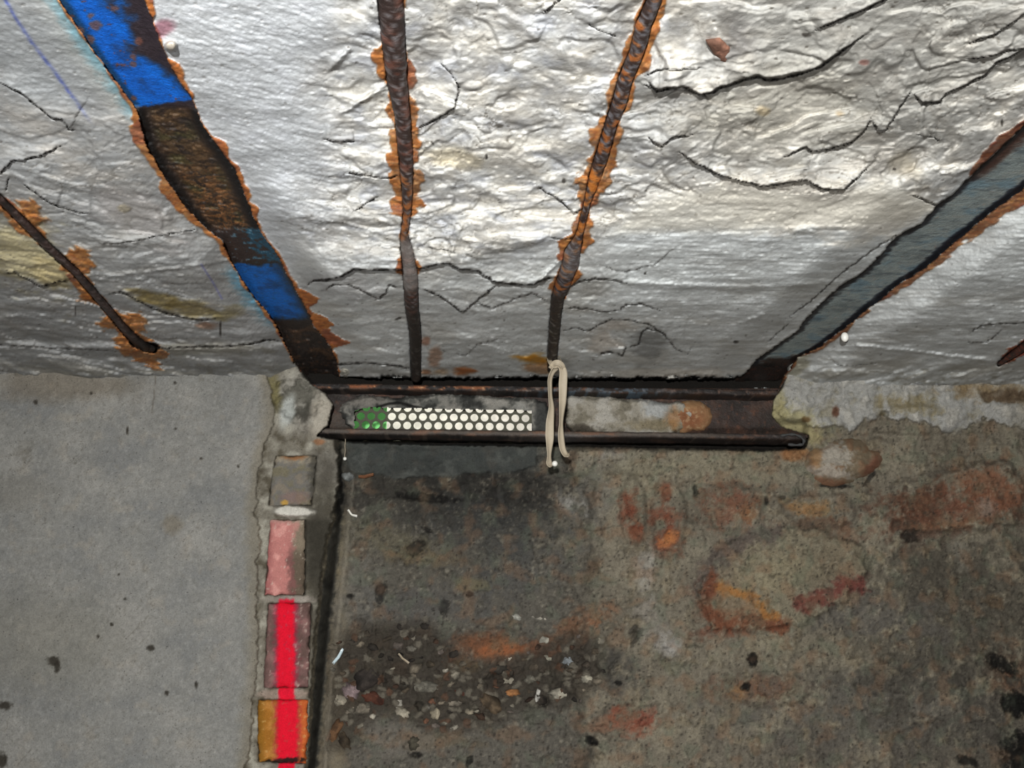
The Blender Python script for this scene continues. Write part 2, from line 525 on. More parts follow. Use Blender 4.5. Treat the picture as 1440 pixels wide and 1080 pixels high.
    for pts, w, st in RIDGES:
        m = (PX > min(p[0] for p in pts) - 20) & (PX < max(p[0] for p in pts) + 20) & (PY > min(p[1] for p in pts) - 20) & (PY < max(p[1] for p in pts) + 20)
        q, s, fr = polydist(jx[m], jy[m], pts)
        d[m] += st * np.exp(-(q / w) ** 2)
    # ---- colour
    white = np.array([206, 203, 196.]); cool = np.array([184, 187, 190.]); grey = np.array([188, 190, 188.])
    n1 = fbm(X * 8, Y * 8, 4, off=101); n2 = fbm(X * 30, Y * 27, 4, off=111); n3 = fbm(X * 90, Y * 110, 3, off=121)
    col = np.zeros(PX.shape + (3,)) + cool
    mixc(col, white, rough * (0.62 + 0.9 * n1 + .5 * n2))
    mixc(col, (216, 211, 200), rough * ss(.0, .5, n2 + n1 * .5) * .6)
    mixc(col, (168, 170, 176), rough * ss(.05, .45, -n2 - .3 * n1) * .6)
    low = ss(yb - 20, yb + 40, PY) * ss(380, 430, PX)
    mixc(col, grey, low * .85)
    mixc(col, (166, 164, 158), low * ss(0, .4, n1) * .7)
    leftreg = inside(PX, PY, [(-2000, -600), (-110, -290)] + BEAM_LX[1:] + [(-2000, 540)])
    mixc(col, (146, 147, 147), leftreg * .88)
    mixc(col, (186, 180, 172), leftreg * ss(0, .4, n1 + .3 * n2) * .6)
    mixc(col, (206, 209, 215), silver * ss(-.1, .5, n2) * .5)
    mixc(col, (206, 209, 210), band * ss(.0, .4, strip) * .7)
    mixc(col, (198, 202, 202), band * ss(455, 380, PY) * .5)
    mixc(col, (150, 153, 154), band * ss(.1, .5, -strip) * .45)
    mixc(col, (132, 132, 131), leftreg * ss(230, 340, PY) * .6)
    # beige dusty upper right, warm greys
    bl = lambda cx, cy, rx, ry, a=0: blotch(PX, PY, cx, cy, rx, ry, a, n1 + n2, .45, .8)
    mixc(col, (146, 144, 138), bl(1230, 90, 260, 150, -10) * rough * .85)
    mixc(col, (170, 164, 150), bl(1100, 160, 110, 60, -15) * .45)
    mixc(col, (216, 209, 196), bl(1130, 290, 190, 35, 4) * .7)
    mixc(col, (214, 208, 198), bl(1240, 225, 60, 25, 0) * .4)
    mixc(col, (204, 188, 152), bl(640, 222, 42, 14, 5) * .55)
    mixc(col, (172, 156, 126), bl(1075, 157, 10, 6) * .8)
    mixc(col, (168, 150, 122), bl(1180, 160, 9, 6) * .8)
    mixc(col, (156, 148, 132), bl(1275, 235, 28, 15, 30) * .7)
    mixc(col, (128, 125, 122), bl(1040, 62, 26, 34, 25) * .85)
    mixc(col, (150, 138, 100), bl(35, 355, 70, 45, 30) * .75)      # ochre patch by the first bar
    mixc(col, (160, 146, 108), bl(75, 385, 30, 16, 30) * .8)
    mixc(col, (112, 96, 52), bl(215, 420, 40, 9, 15) * .85)
    mixc(col, (118, 104, 66), bl(270, 433, 42, 12, 6) * .8)
    mixc(col, (124, 112, 76), bl(320, 440, 26, 8, -8) * .7)
    mixc(col, (120, 84, 62), bl(290, 458, 14, 5) * .7)
    mixc(col, (112, 108, 96), bl(285, 490, 90, 9, 0) * .6)
    mixc(col, (150, 112, 88), bl(612, 500, 8, 16, 10) * .7)
    mixc(col, (150, 100, 76), bl(600, 478, 7, 8) * .7)
    mixc(col, (176, 116, 26), bl(753, 505, 24, 8, 3) * .95)
    mixc(col, (150, 92, 40), bl(760, 517, 22, 8, 3) * .6)
    mixc(col, (150, 84, 40), bl(652, 521, 15, 5) * .9)
    mixc(col, (140, 92, 60), bl(600, 523, 10, 4) * .8)
    mixc(col, (150, 110, 70), bl(618, 522, 14, 4) * .6)
    mixc(col, (112, 112, 110), bl(912, 490, 22, 26, 20) * .7)
    mixc(col, (184, 176, 166), bl(850, 480, 22, 14, 0) * .8)
    mixc(col, (184, 176, 166), bl(870, 458, 24, 8, 0) * .7)
    mixc(col, (186, 180, 170), bl(940, 525, 90, 7, 0) * .7)
    mixc(col, (160, 172, 182), bl(60, 60, 90, 60, 40) * .15)
    mixc(col, (176, 168, 164), bl(190, 300, 60, 30, 30) * .4)
    mixc(col, (120, 118, 118), bl(490, 400, 60, 22, 10) * .35)
    mixc(col, (126, 60, 50), bl(1215, 88, 7, 4) * .5)
    mixc(col, (150, 144, 120), bl(1115, 518, 24, 14, -50) * .6)
    # blue paint: over-spray beside the left beam and the snapped chalk line
    q, s, fr = polydist(PX, PY, BEAM_LX)
    out = leftreg
    jit = n2 * 12 + n3 * 8
    spray = ss(26, 2, q + jit) * out * ss(180, 150, PY)
    mixc(col, (70, 150, 180), spray * .62)
    mixc(col, (196, 200, 190), ss(46, 20, q + jit) * out * ss(180, 140, PY) * .25)
    spray2 = ss(26, 0, q + jit) * out * ss(365, 395, PY) * ss(470, 440, PY)
    mixc(col, (60, 140, 180), spray2 * .6)
    q, s, fr = polydist(PX + n3 * 2, PY, [(3, -10), (20, 22), (45, 60), (80, 105), (105, 140), (135, 182)])
    mixc(col, (70, 84, 160), np.exp(-(q / 2.6) ** 2) * (.55 + .5 * n3) * ss(1, .75, fr))
    q, s, fr = polydist(PX, PY, [(283, 372), (300, 398), (312, 420)])
    mixc(col, (80, 84, 170), np.exp(-(q / 1.2) ** 2) * .5)
    # dark soot dots and chips
    c1, c2, ci = worley(X * 38, Y * 50, off=77)
    dots = ss(.10, .05, c1) * (ci > .62)
    mixc(col, (60, 55, 48), dots * (.35 + .3 * rough))
    d -= dots * .001
    for cx, cy, rx, ry, a in [(702, 177, 6, 3, 5), (793, 254, 3, 4, 0), (684, 220, 2, 4, 0), (1134, 49, 7, 3, 5), (1035, 302, 5, 1.6, 3), (1113, 288, 5, 1.8, 0), (1147, 298, 3, 2, 0), (979, 302, 2, 2.5, 0), (1409, 172, 2, 5, 0), (1258, 238, 3, 2, 0), (985, 275, 2, 2, 0), (1117, 307, 3, 1.2, 0),
                              (907, 385, 2, 1.5, 0), (1035, 481, 4, 2, 0), (560, 448, 5, 1.5, -15), (106, 437, 1.2, 6, 0), (893, 300, 5, 1.5, 0), (608, 201, 4, 1.3, 50), (177, 294, 9, 4, 0), (310, 462, 1.5, 12, 0)]:
        m = blotch(PX, PY, cx, cy, rx, ry, a, n3, .3, .4)
        mixc(col, (44, 40, 36), m * .85)
    mixc(col, (150, 142, 124), blotch(PX, PY, 175, 293, 9, 5, 0, n3))
    # rust bleeding along the bars and beams, raised crusty lumps
    lump1, lump2, lid = worley(X * 40, Y * 30, off=131)
    lump = 1 - lump1
    nr = fbm(X * 17, Y * 13, 3, off=141); nq = fbm(X * 60, Y * 34, 4, off=151)
    def rust(pts, prof, colr=(156, 94, 44), wmul=1.0, side=None, base_w=.62, vary=1.35):
        nonlocal d
        P2 = [p[:2] for p in pts]
        m = (PX > min(p[0] for p in P2) - 60) & (PX < max(p[0] for p in P2) + 60) & (PY > min(p[1] for p in P2) - 30) & (PY < max(p[1] for p in P2) + 30)
        q, s, fr = polydist(PX[m], PY[m], P2)
        w = np.interp(PY[m], [a for a, _ in prof], [b for _, b in prof])
        if side is not None:
            w = w * (s * side > 0)
        e = w * (base_w + 0.30 * lump[m] * wmul) + w * .40 * nq[m] + w * vary * nr[m]
        e = np.where(w <= .3, -3, e)
        k = ss(-1.2, 1.2, e - q)
        c = col[m]
        tone = np.zeros(c.shape) + np.array(colr)
        mixc(tone, (124, 70, 38), ss(-.1, .4, n3[m]) * .8)
        mixc(tone, (184, 126, 66), ss(.1, .5, -n3[m] + n2[m] * .4) * .6)
        mixc(tone, (120, 60, 50), ss(.2, .5, lid[m] - .45) * .5)
        c += (tone - c) * (k * .93)[..., None]
        col[m] = c
        d[m] += k * (.0012 + .0022 * lump[m])
    rust(BAR2, [(0, 22), (60, 24), (110, 25), (160, 24), (250, 25), (262, 21), (300, 24), (306, 8), (330, 7), (352, 8), (364, 19), (384, 19), (392, 3), (530, 3)], base_w=.66, vary=.8)
    rust(BAR3, [(0, 15), (20, 20), (60, 24), (80, 20), (130, 19), (170, 18), (210, 20), (250, 27), (275, 20), (295, 10), (320, 18), (350, 20), (400, 18), (415, 11), (440, 3)], (158, 96, 44), base_w=.64, vary=.9)
    rust(BAR1, [(230, 5), (280, 10), (325, 13), (345, 9), (395, 10), (455, 12), (480, 24), (500, 24)], (150, 96, 50), .8)
    for cx, cy, rx, ry, a in [(42, 300, 22, 15, 35), (110, 368, 20, 20, 40), (120, 415, 11, 10, 0), (152, 455, 12, 8, 0), (178, 482, 17, 16, 0), (216, 495, 11, 10, 0), (190, 455, 18, 14, 30)]:
        k = blotch(PX, PY, cx, cy, rx, ry, a, nq * 1.3, .25, .8)
        tone = np.zeros(col.shape) + np.array([158, 98, 44.]); mixc(tone, (128, 70, 34), ss(-.1, .4, n3))
        mixc(tone, (150, 100, 60), ss(0, .4, n2) * .5)
        col += (tone - col) * (k * .9)[..., None]; d += k * .003
    rust(BAR5, [(440, 4), (480, 10), (515, 7)], (120, 52, 34))
    rust(BEAM_RX, [(0, 15), (30, 15), (60, 10), (70, 3), (82, 3), (90, 13), (130, 12), (140, 2), (190, 3), (200, 14), (230, 12), (245, 10), (290, 17), (310, 10), (325, 5), (405, 4), (415, 26), (480, 24), (500, 4)], (170, 96, 42), .9, side=1)
    rust(BEAM_LX, [(20, 12), (50, 9), (90, 7), (110, 10), (150, 6), (165, 12), (200, 14), (300, 12), (320, 8), (345, 7), (500, 4)], (170, 104, 50), .8, side=-1)
    rust(RB_LX, [(230, 12), (262, 26), (300, 14), (345, 10), (400, 9), (480, 6), (520, 4)], (120, 80, 54), .8, side=1)
    rust(RB_UX, [(180, 12), (215, 12), (240, 6), (250, 0), (600, 0)], (96, 52, 36), .8, side=-1)
    mixc(col, (132, 78, 92), blotch(PX, PY, 228, 40, 12, 18, 60, n2, .4, .6) * .7)
    d += .012 * blotch(PX, PY, 240, 65, 8, 7, 0, n2 * .5)
    mixc(col, (216, 206, 190), blotch(PX, PY, 240, 64, 8, 7, 0, n2 * .5))
    # shade of the open cracks painted dark; hairlines and creases darkened too
    mixc(col, (24, 21, 19), dark)
    mixc(col, (84, 78, 70), hair * .6)
    crease = ss(.50, .75, ridged(wx * 10, wy * 11, 4, off=15.5)) * np.clip(rough + .15, 0, 1)
    crease2 = ss(.55, .8, ridged(wx * 30 + n2, wy * 33, 3, off=25.5)) * np.clip(rough + .25, 0, 1)
    mixc(col, (116, 110, 102), crease * .28); mixc(col, (122, 118, 112), crease2 * .26)
    mixc(col, (208, 203, 190), creamy * .7)
    # ---- slots that show the steel
    n_e = n3 * 2.2 + n2 * 3.0
    mL = polymask(PX, PY, LEFT_BEAM_POLY, 1.4, n_e)
    mR = polymask(PX, PY, RIGHT_BEAM_POLY, 1.4, n_e)
    for mm, pol in ((mL, LEFT_BEAM_POLY), (mR, RIGHT_BEAM_POLY)):
        d = d * (1 - mm) + mm * (-.045)
        mixc(col, (30, 26, 22), ss(.35, .7, mm))
    edge = -0.0
    for b in BARS:
        P2 = [p[:2] for p in b]
        m = (PX > min(p[0] for p in P2) - 40) & (PX < max(p[0] for p in P2) + 40) & (PY > min(p[1] for p in P2) - 20) & (PY < max(p[1] for p in P2) + 20)
        q, s, fr = polydist(PX[m], PY[m], P2)
        w = np.interp(PY[m], [p[1] for p in sorted(b, key=lambda p: p[1])], [p[2] for p in sorted(b, key=lambda p: p[1])]) / 2
        k = ss(w + 1.8, w - .6, q + n3[m] * 1.5)
        d[m] = d[m] * (1 - k) + (-.010) * k
        c = col[m]; mixc(c, (34, 26, 22), ss(.3, .8, k)); col[m] = c
    mixc(col, (150, 147, 138), joint * ss(-.1, .3, n1 + n2 * .6) * .6); mixc(col, (112, 106, 92), joint * ss(.1, .5, -n2 - n1 * .4) * .55)
    gapm = ss(529, 533, PY + n2 * 5 + n3 * 3) * ss(462, 472, PX) * ss(1052, 1042, PX)
    d = d * (1 - gapm) - .030 * gapm
    mixc(col, (30, 26, 23), ss(.2, .7, gapm))  # gap above the lintel painted near black as its shade
    d = d + SG * (1 - np.maximum(mL, mR))
    d[~np.isfinite(d)] = 0
    V = on_ceiling(PX, PY, d)
    # where the ceiling runs into the wall keep it inside the masonry
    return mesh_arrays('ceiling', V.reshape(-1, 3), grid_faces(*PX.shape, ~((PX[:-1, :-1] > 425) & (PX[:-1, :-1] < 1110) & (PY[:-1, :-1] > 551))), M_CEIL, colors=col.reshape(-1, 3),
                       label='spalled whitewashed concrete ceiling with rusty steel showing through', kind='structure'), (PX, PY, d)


CEIL, (CPX, CPY, CD) = build_ceiling()


def ceil_drop(px, py):
    i = np.clip(np.searchsorted(CPY[:, 0], py), 0, CPY.shape[0] - 1)
    j = np.clip(np.searchsorted(CPX[0], px), 0, CPX.shape[1] - 1)
    return CD[i, j]


# ------------------------------------------------------------------ back wall
LINTEL_POLY = [(398, 476), (1108, 476), (1106, 528), (1099, 545), (1087, 562), (1085, 585), (1099, 602), (1137, 613), (1131, 630), (1080, 634), (950, 631), (800, 628), (640, 626), (500, 622), (470, 618), (446, 613), (461, 598), (469, 568), (459, 553), (440, 541), (430, 531), (421, 518), (404, 492)]
VENT = (497, 574, 748, 606)
BRICKS = [[(388, 642), (445, 642), (438, 710), (378, 710)], [(382, 732), (430, 732), (429, 836), (373, 836)], [(378, 849), (438, 849), (432, 966), (372, 966)], [(364, 985), (432, 985), (430, 1073), (364, 1070)], [(360, 1088), (430, 1090), (426, 1198), (354, 1198)]]
RUBBLE_POLY = [(468, 900), (520, 880), (600, 875), (655, 935), (720, 925), (800, 890), (850, 900), (850, 950), (820, 985), (720, 1000), (700, 1020), (620, 1030), (570, 1010), (530, 1000), (490, 1050), (455, 1055), (462, 960)]


def jamb_right(py):    # inner corner where the pier meets the recessed wall
    return np.interp(py, [600, 640, 700, 800, 900, 1080, 1250], [480, 482, 485, 474, 463, 446, 432])


def jamb_left(py):
    return np.interp(py, [600, 640, 700, 725, 745, 800, 845, 900, 970, 1080, 1250], [474, 475, 474, 470, 461, 454, 448, 443, 438, 430, 420])


def build_wall():
    xs = axis_samples(-900, -100, 1560, 2300, 1.75, 5)
    ys = axis_samples(440, 486, 1140, 1700, 1.75, 5)
    PX, PY = np.meshgrid(xs, ys)
    base = on_wall(PX, PY)
    X, Z = base[..., 0], base[..., 2]
    n0 = fbm(X * 4, Z * 4, 3, off=2); n1 = fbm(X * 9, Z * 9, 4, off=12); n2 = fbm(X * 28, Z * 28, 4, off=22)
    n3 = fbm(X * 90, Z * 90, 4, .6, off=32); n4 = fbm(X * 220, Z * 220, 2, .6, off=36)
    n5 = fbm(X * 55, Z * 55, 4, .6, off=46); n6 = fbm(X * 130, Z * 130, 3, .6, off=48)
    warp = 6 * n2 + 3 * n3
    ja = 1 - .7 * ss(730, 780, PY)
    jl = jamb_left(PY) + (7 * n2 + 6 * n5) * ja; jr = jamb_right(PY) + (5 * n2 + 5 * n5) * ja
    pier = ss(-3, 3, jl - PX + n3 * 4)
    render_edge = np.interp(PY, [500, 520, 560, 600, 640, 700, 800, 900, 1000, 1080, 1250], [372, 374, 384, 382, 368, 360, 362, 362, 354, 346, 340])
    render = ss(-1.5, 1.5, render_edge - PX + n2 * 9 + n3 * 4)
    rec = ss(0, 1, (PX - jl) / np.maximum(jr - jl, 4)) * ss(612, 620, PY)
    fade = ss(860, 760, PX + n1 * 50) * (1 - .35 * ss(1000, 1150, PY))
    right = ss(475, 500, PX)
    d = 0.010 * n0 + 0.012 * n1 * right + 0.010 * n2 * right + .0055 * n5 * right + .0030 * n3 * right + .0012 * n4 * right
    t2 = terrace(fbm(X * 14 + n2, Z * 16, 3, off=44), 2.2, .14)
    d += .008 * t2 * right
    d -= 0.055 * rec * fade * (1 - pier)
    d += .030 * pier
    cove = ss(528, 508, PY + n2 * 22 + n5 * 10) * ss(400, 370, PX)
    d += cove * (.012 + .004 * n5)
    d += pier * (1 - render) * (.004 * n2 + .003 * n3)
    d += render * (.014 + .0015 * n2 + .0009 * n3 + .0004 * n4 + .001 * t2)
    # loose plaster bulging down from the ceiling on the right
    plast = ss(0, 1, (np.interp(PX, [1080, 1100, 1140, 1190, 1200, 1215, 1250, 1300, 1325, 1345, 1365, 1385, 1440, 1600], [575, 592, 600, 606, 612, 592, 592, 594, 612, 614, 600, 590, 610, 600]) - PY + 10 * n2 + 4 * n3) / 5) * ss(1075, 1092, PX)
    d += plast * (.016 + .004 * n1 + .003 * n2) + .012 * ss(590, 520, PY) * ss(1090, 1130, PX)
    d += .03 * ss(540, 505, PY) * ss(1100, 1150, PX)
    # ---- colour
    col = np.zeros(PX.shape + (3,)) + np.array([116, 107, 90.])
    mixc(col, (136, 126, 104), ss(0, .45, n1) * .75)
    mixc(col, (96, 87, 72), ss(0, .45, -n1 + n2 * .3) * .7)
    mixc(col, (128, 112, 84), ss(.1, .5, n2) * .5)
    bl = lambda cx, cy, rx, ry, a=0, e=1.15, s=.5: blotch(PX, PY, cx, cy, rx, ry, a, n1 * .5 + n2 * .9 + n5 * .8 + n3 * .5, s, e) * (.62 + .38 * ss(-.35, .15, n5 - .3 * n2))
    # cement patch, soot and painted lintel shade on the recessed left part
    lefty = ss(870, 760, PX + n1 * 60) * right
    mixc(col, (80, 76, 68), lefty * .8)
    mixc(col, (92, 87, 78), lefty * ss(780, 860, PY) * .6)
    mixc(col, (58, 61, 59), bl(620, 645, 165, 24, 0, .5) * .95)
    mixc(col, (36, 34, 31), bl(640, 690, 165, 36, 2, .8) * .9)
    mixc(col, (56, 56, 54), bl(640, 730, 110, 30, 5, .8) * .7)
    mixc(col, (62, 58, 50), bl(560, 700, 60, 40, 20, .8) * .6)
    mixc(col, (106, 97, 70), bl(545, 760, 60, 22, 15) * .5)
    mixc(col, (110, 88, 58), bl(600, 785, 60, 10, 5) * .45)
    mixc(col, (112, 107, 98), bl(500, 830, 34, 60) * .6)
    mixc(col, (84, 82, 80), bl(600, 850, 90, 24, 4) * .55)
    mixc(col, (74, 74, 74), bl(740, 800, 60, 36, -20) * .5)
    mixc(col, (60, 60, 58), bl(720, 770, 70, 26, -25) * .45)
    mixc(col, (118, 106, 72), bl(660, 822, 18, 9) * .6)
    mixc(col, (62, 58, 52), bl(600, 910, 130, 26, 2) * .65)
    mixc(col, (64, 60, 54), bl(690, 960, 170, 36, -2) * .65)
    mixc(col, (66, 58, 48), bl(520, 950, 50, 50) * .6)
    mixc(col, (60, 58, 54), bl(820, 940, 55, 32, 10) * .5)
    mixc(col, (126, 74, 44), bl(690, 913, 52, 25, 6, .7) * .85)
    mixc(col, (160, 86, 44), bl(706, 915, 30, 10, -5, .8) * .8)
    mixc(col, (134, 108, 66), bl(665, 938, 26, 10) * .6)
    mixc(col, (128, 70, 44), bl(755, 912, 18, 10, -10) * .7)
    mixc(col, (132, 78, 46), bl(815, 880, 40, 16, -25) * .6)
    mixc(col, (150, 86, 50), bl(838, 874, 12, 7) * .6)
    mixc(col, (98, 92, 82), bl(620, 1050, 150, 40, 0) * .6)
    mixc(col, (104, 86, 60), bl(600, 1040, 60, 12) * .5)
    mixc(col, (126, 118, 108), bl(560, 1040, 50, 20) * .4)
    # mid wall
    mixc(col, (112, 108, 100), bl(840, 690, 50, 36, -20) * .5)
    mixc(col, (156, 152, 144), bl(800, 705, 20, 13, 30) * .7)
    mixc(col, (150, 146, 138), bl(860, 640, 30, 12, 0) * .5)
    mixc(col, (136, 128, 100), bl(900, 670, 50, 34, 0) * .55)
    mixc(col, (142, 132, 104), bl(1020, 655, 90, 26, 0) * .55)
    for a in [(885, 718, 14, 26, 8), (935, 690, 9, 18, 10), (893, 750, 8, 16, 0), (940, 765, 19, 18, 0), (936, 725, 18, 12, 0)]:
        mixc(col, (122, 56, 34), bl(*a, e=1.0) * .85)
    mixc(col, (190, 112, 52), bl(940, 760, 12, 8, -20) * .8)
    mixc(col, (158, 152, 142), bl(905, 800, 14, 26, 10) * .7)
    mixc(col, (158, 154, 148), bl(935, 905, 18, 14, 10) * .75)
    mixc(col, (140, 134, 126), bl(915, 880, 24, 30, -20) * .5)
    mixc(col, (120, 64, 42), bl(1030, 712, 36, 26, 20) * .75)
    mixc(col, (142, 88, 44), bl(1050, 722, 16, 12) * .6)
    mixc(col, (150, 104, 56), bl(1140, 713, 34, 10, 2) * .8)
    mixc(col, (104, 72, 50), bl(1150, 738, 50, 8, 3) * .6)
    mixc(col, (112, 62, 42), bl(1330, 720, 100, 32, -10) * .85)
    mixc(col, (134, 80, 52), bl(1390, 690, 44, 34, 0) * .7)
    mixc(col, (84, 50, 32), bl(1290, 715, 34, 26, -20) * .6)
    mixc(col, (150, 142, 130), bl(1384, 715, 14, 12) * .6)
    mixc(col, (132, 84, 52), bl(1340, 738, 60, 8, -4) * .6)
    mixc(col, (112, 64, 42), bl(1035, 850, 46, 36, 15) * .4)
    mixc(col, (160, 106, 44), bl(1030, 832, 20, 7, 5) * .7)
    mixc(col, (100, 78, 68), bl(1030, 790, 46, 18, -35) * .6)
    mixc(col, (148, 134, 100), bl(1085, 805, 45, 26, 0) * .7)
    mixc(col, (112, 58, 46), bl(1180, 826, 36, 14, -25) * .5)
    mixc(col, (108, 80, 60), bl(1190, 795, 40, 26, 0) * .5)
    mixc(col, (150, 84, 40), bl(1065, 860, 24, 22, 20) * .5)
    mixc(col, (120, 58, 38), bl(1045, 885, 60, 8, -6) * .5)
    mixc(col, (118, 72, 46), bl(1075, 970, 56, 16, 0) * .7)
    mixc(col, (150, 106, 60), bl(1037, 975, 12, 10) * .7)
    mixc(col, (142, 66, 42), bl(895, 1015, 30, 20, 20) * .8)
    mixc(col, (122, 52, 40), bl(905, 1008, 16, 12) * .5)
    mixc(col, (132, 78, 50), bl(840, 1020, 20, 12) * .5)
    mixc(col, (98, 60, 38), bl(1420, 950, 32, 30, 30) * .8)
    mixc(col, (140, 90, 46), bl(1400, 845, 14, 8) * .7)
    mixc(col, (80, 77, 73), bl(1260, 1000, 180, 60, 0) * .6)
    mixc(col, (66, 61, 52), bl(1330, 870, 140, 110, 0) * .7)
    mixc(col, (96, 92, 90), bl(1240, 870, 90, 30, 10) * .4)
    mixc(col, (72, 66, 58), bl(1400, 1050, 120, 70, 0) * .6)
    mixc(col, (142, 136, 120), bl(1350, 775, 14, 18, 0) * .45)
    mixc(col, (92, 84, 74), bl(1100, 1060, 180, 30, 0) * .4)
    mixc(col, (128, 118, 94), bl(1130, 920, 90, 20, 0) * .4)
    mixc(col, (152, 142, 108), bl(1080, 900, 30, 14) * .3)
    # stones of the old rubble masonry swell out of the mortar
    for cx, cy, rx, ry, a in [(1080, 970, 60, 24, 0), (1030, 715, 44, 34, 15), (940, 730, 24, 58, 0), (890, 720, 18, 50, 0), (1280, 590, 70, 20, 0), (700, 915, 62, 32, 5)]:
        k = blotch(PX, PY, cx, cy, rx, ry, a, n2 * .5 + n3 * .2, .22, .5)
        d += k * .009
        ring = np.clip(4 * k * (1 - k), 0, 1)
        mixc(col, (74, 64, 52), ring * .22)
    big = [(985, 835), (990, 800), (1010, 772), (1050, 750), (1100, 741), (1160, 748), (1212, 768), (1224, 800), (1192, 838), (1150, 868), (1092, 884), (1000, 886)]
    rgt = [(1246, 722), (1258, 682), (1325, 664), (1415, 646), (1446, 690), (1428, 735), (1345, 746), (1268, 750)]
    mid = [(1098, 712), (1120, 694), (1180, 696), (1205, 716), (1196, 740), (1130, 742)]
    for pl, hh in ((big, .010), (rgt, .009), (mid, .006)):
        k = polymask(PX, PY, pl, 6, n2 * 9 + n5 * 5)
        d += hh * k
        mixc(col, (64, 56, 48), np.clip(4 * k * (1 - k), 0, 1) * .35)
    kb = polymask(PX, PY, big, 5, n2 * 8 + n5 * 5)
    mixc(col, (134, 124, 96), kb * .5)
    qb, sb, fb = polydist(PX + n2 * 12, PY + n2 * 12, [(992, 840), (996, 800), (1020, 775), (1056, 758), (1085, 748)])
    mixc(col, (88, 76, 70), ss(20, 6, qb + n5 * 12) * .75)
    qb, sb, fb = polydist(PX + n2 * 14, PY + n2 * 10, [(1000, 815), (995, 850), (1010, 876), (1060, 872), (1098, 880)])
    mixc(col, (116, 58, 34), ss(17, 5, qb + n5 * 14) * .8)
    qb, sb, fb = polydist(PX + n2 * 12, PY + n2 * 10, [(1012, 826), (1040, 832), (1066, 842), (1076, 866), (1094, 868)])
    mixc(col, (164, 104, 44), ss(10, 2, qb + n5 * 10) * .85)
    qb, sb, fb = polydist(PX + n2 * 12, PY + n2 * 10, [(1128, 850), (1160, 838), (1185, 820), (1210, 822)])
    mixc(col, (112, 48, 40), ss(15, 4, qb + n5 * 14) * .8)
    for cx, cy, rx, ry, a, t in [(1058, 928, 7, 9, 20, 1), (833, 1042, 11, 5, 30, 1), (1410, 935, 22, 10, 30, .9), (1430, 990, 22, 16, 20, 1), (1048, 966, 6, 6, 0, .9), (1078, 706, 3, 5, 0, .8), (1245, 582, 5, 4, 0, .9), (978, 690, 3, 7, -10, .7), (893, 893, 8, 14, 10, .5), (660, 836, 5, 4, 0, .8), (585, 770, 8, 12, 60, .6), (535, 835, 6, 16, 10, .6), (625, 853, 8, 10, 0, .5), (493, 838, 5, 3, 0, .8), (1440, 1060, 30, 30, 0, .9), (1172, 683, 24, 2.5, 2, .8), (1222, 674, 12, 2.5, -50, .6), (1360, 1070, 14, 6, 20, .7), (1280, 755, 12, 8, 0, .6), (1100, 700, 4, 3, 0, .6), (668, 1000, 6, 4, 0, .9), (589, 992, 6, 6, 0, 1), (560, 955, 22, 15, 20, .7), (700, 958, 20, 10, 0, .6), (762, 986, 9, 7, 0, .9), (600, 745, 8, 3, 30, .7), (600, 700, 40, 5, 5, .8), (870, 960, 6, 3, 0, .8), (585, 1062, 8, 4, -10, .8), (660, 1070, 4, 8, 20, .8)]:
        k = blotch(PX, PY, cx, cy, rx, ry, a, n3 * 1.1 + n2 * .4, .3, .7)
        mixc(col, (20, 18, 16), k * t)  # dark pits; those under the bulging stone paint its shade
        d -= k * .012 * t
    # mottled mortar: sand grains, soot, lime, hollow shade painted dark, warm and green tints
    g = right * (1 - plast)
    mean = col.mean(-1, keepdims=True)
    col += (mean - col) * (.22 * g)[..., None]
    mixc(col, (40, 36, 31), g * ss(.15, .55, -n5 + .4 * n2) * .34)
    mixc(col, (30, 28, 25), g * ss(.2, .5, n6 + .4 * n5) * .28)
    mixc(col, (168, 160, 140), g * ss(.20, .5, -n6 + .4 * n2) * .26)
    mixc(col, (92, 100, 84), g * ss(.05, .4, fbm(X * 24, Z * 24, 3, off=53)) * .30)
    mixc(col, (122, 92, 70), g * ss(.05, .4, fbm(X * 24, Z * 24, 3, off=57)) * .35)
    col *= (1 - .02 * g)[..., None]
    # fine sooty grime and pale crumbs
    c1, c2, ci = worley(X * 60, Z * 60, off=7)
    c3, c4, cj = worley(X * 120, Z * 120, off=17)
    lum = ss(.35, .15, c1) * (ci > .8)
    mixc(col, (158, 152, 136), lum * right * .35 * ss(-.1, .3, n2))
    mixc(col, (40, 36, 32), ss(.3, .15, c3) * (cj > .84) * right * .6)
    d += (.0025 * lum - .002 * ss(.3, .15, c3) * (cj > .84)) * right
    rub = polymask(PX, PY, RUBBLE_POLY, 14, warp * 1.5)
    mixc(col, (56, 50, 43), rub * .7)
    d -= rub * .010
    cA, cB, cI = worley(X * 75 + n3 * .3, Z * 75, off=37)
    peb = ss(.02, .2, cB - cA)
    mixc(col, (112, 106, 94), rub * peb * (cI > .80) * .7)
    mixc(col, (96, 68, 52), rub * peb * ((cI > .70) & (cI <= .76)) * .6)
    d += rub * peb * .006 * (.4 + cI)
    slab = polymask(PX, PY, [(486, 618), (757, 622), (754, 654), (730, 664), (640, 668), (560, 672), (489, 664)], 3, n2 * 5 + n3 * 3)
    mixc(col, (60, 63, 61), slab * .75); mixc(col, (84, 86, 82), slab * ss(.1, .4, n2) * .5)
    d = d * (1 - .5 * slab) + slab * (-.020)
    # pale plaster over the wall, top right
    pc = np.zeros(col.shape) + np.array([148, 147, 143.])
    mixc(pc, (166, 163, 156), ss(0, .4, n2)); mixc(pc, (128, 122, 106), ss(.05, .5, -n2 - n1 * .5) * .7)
    col += (pc - col) * (plast * ss(1500, 1400, PX) * .95)[..., None]
    mixc(col, (150, 142, 104), blotch(PX, PY, 1120, 600, 38, 26, 25, n2 + n3, .5, .6) * .8)
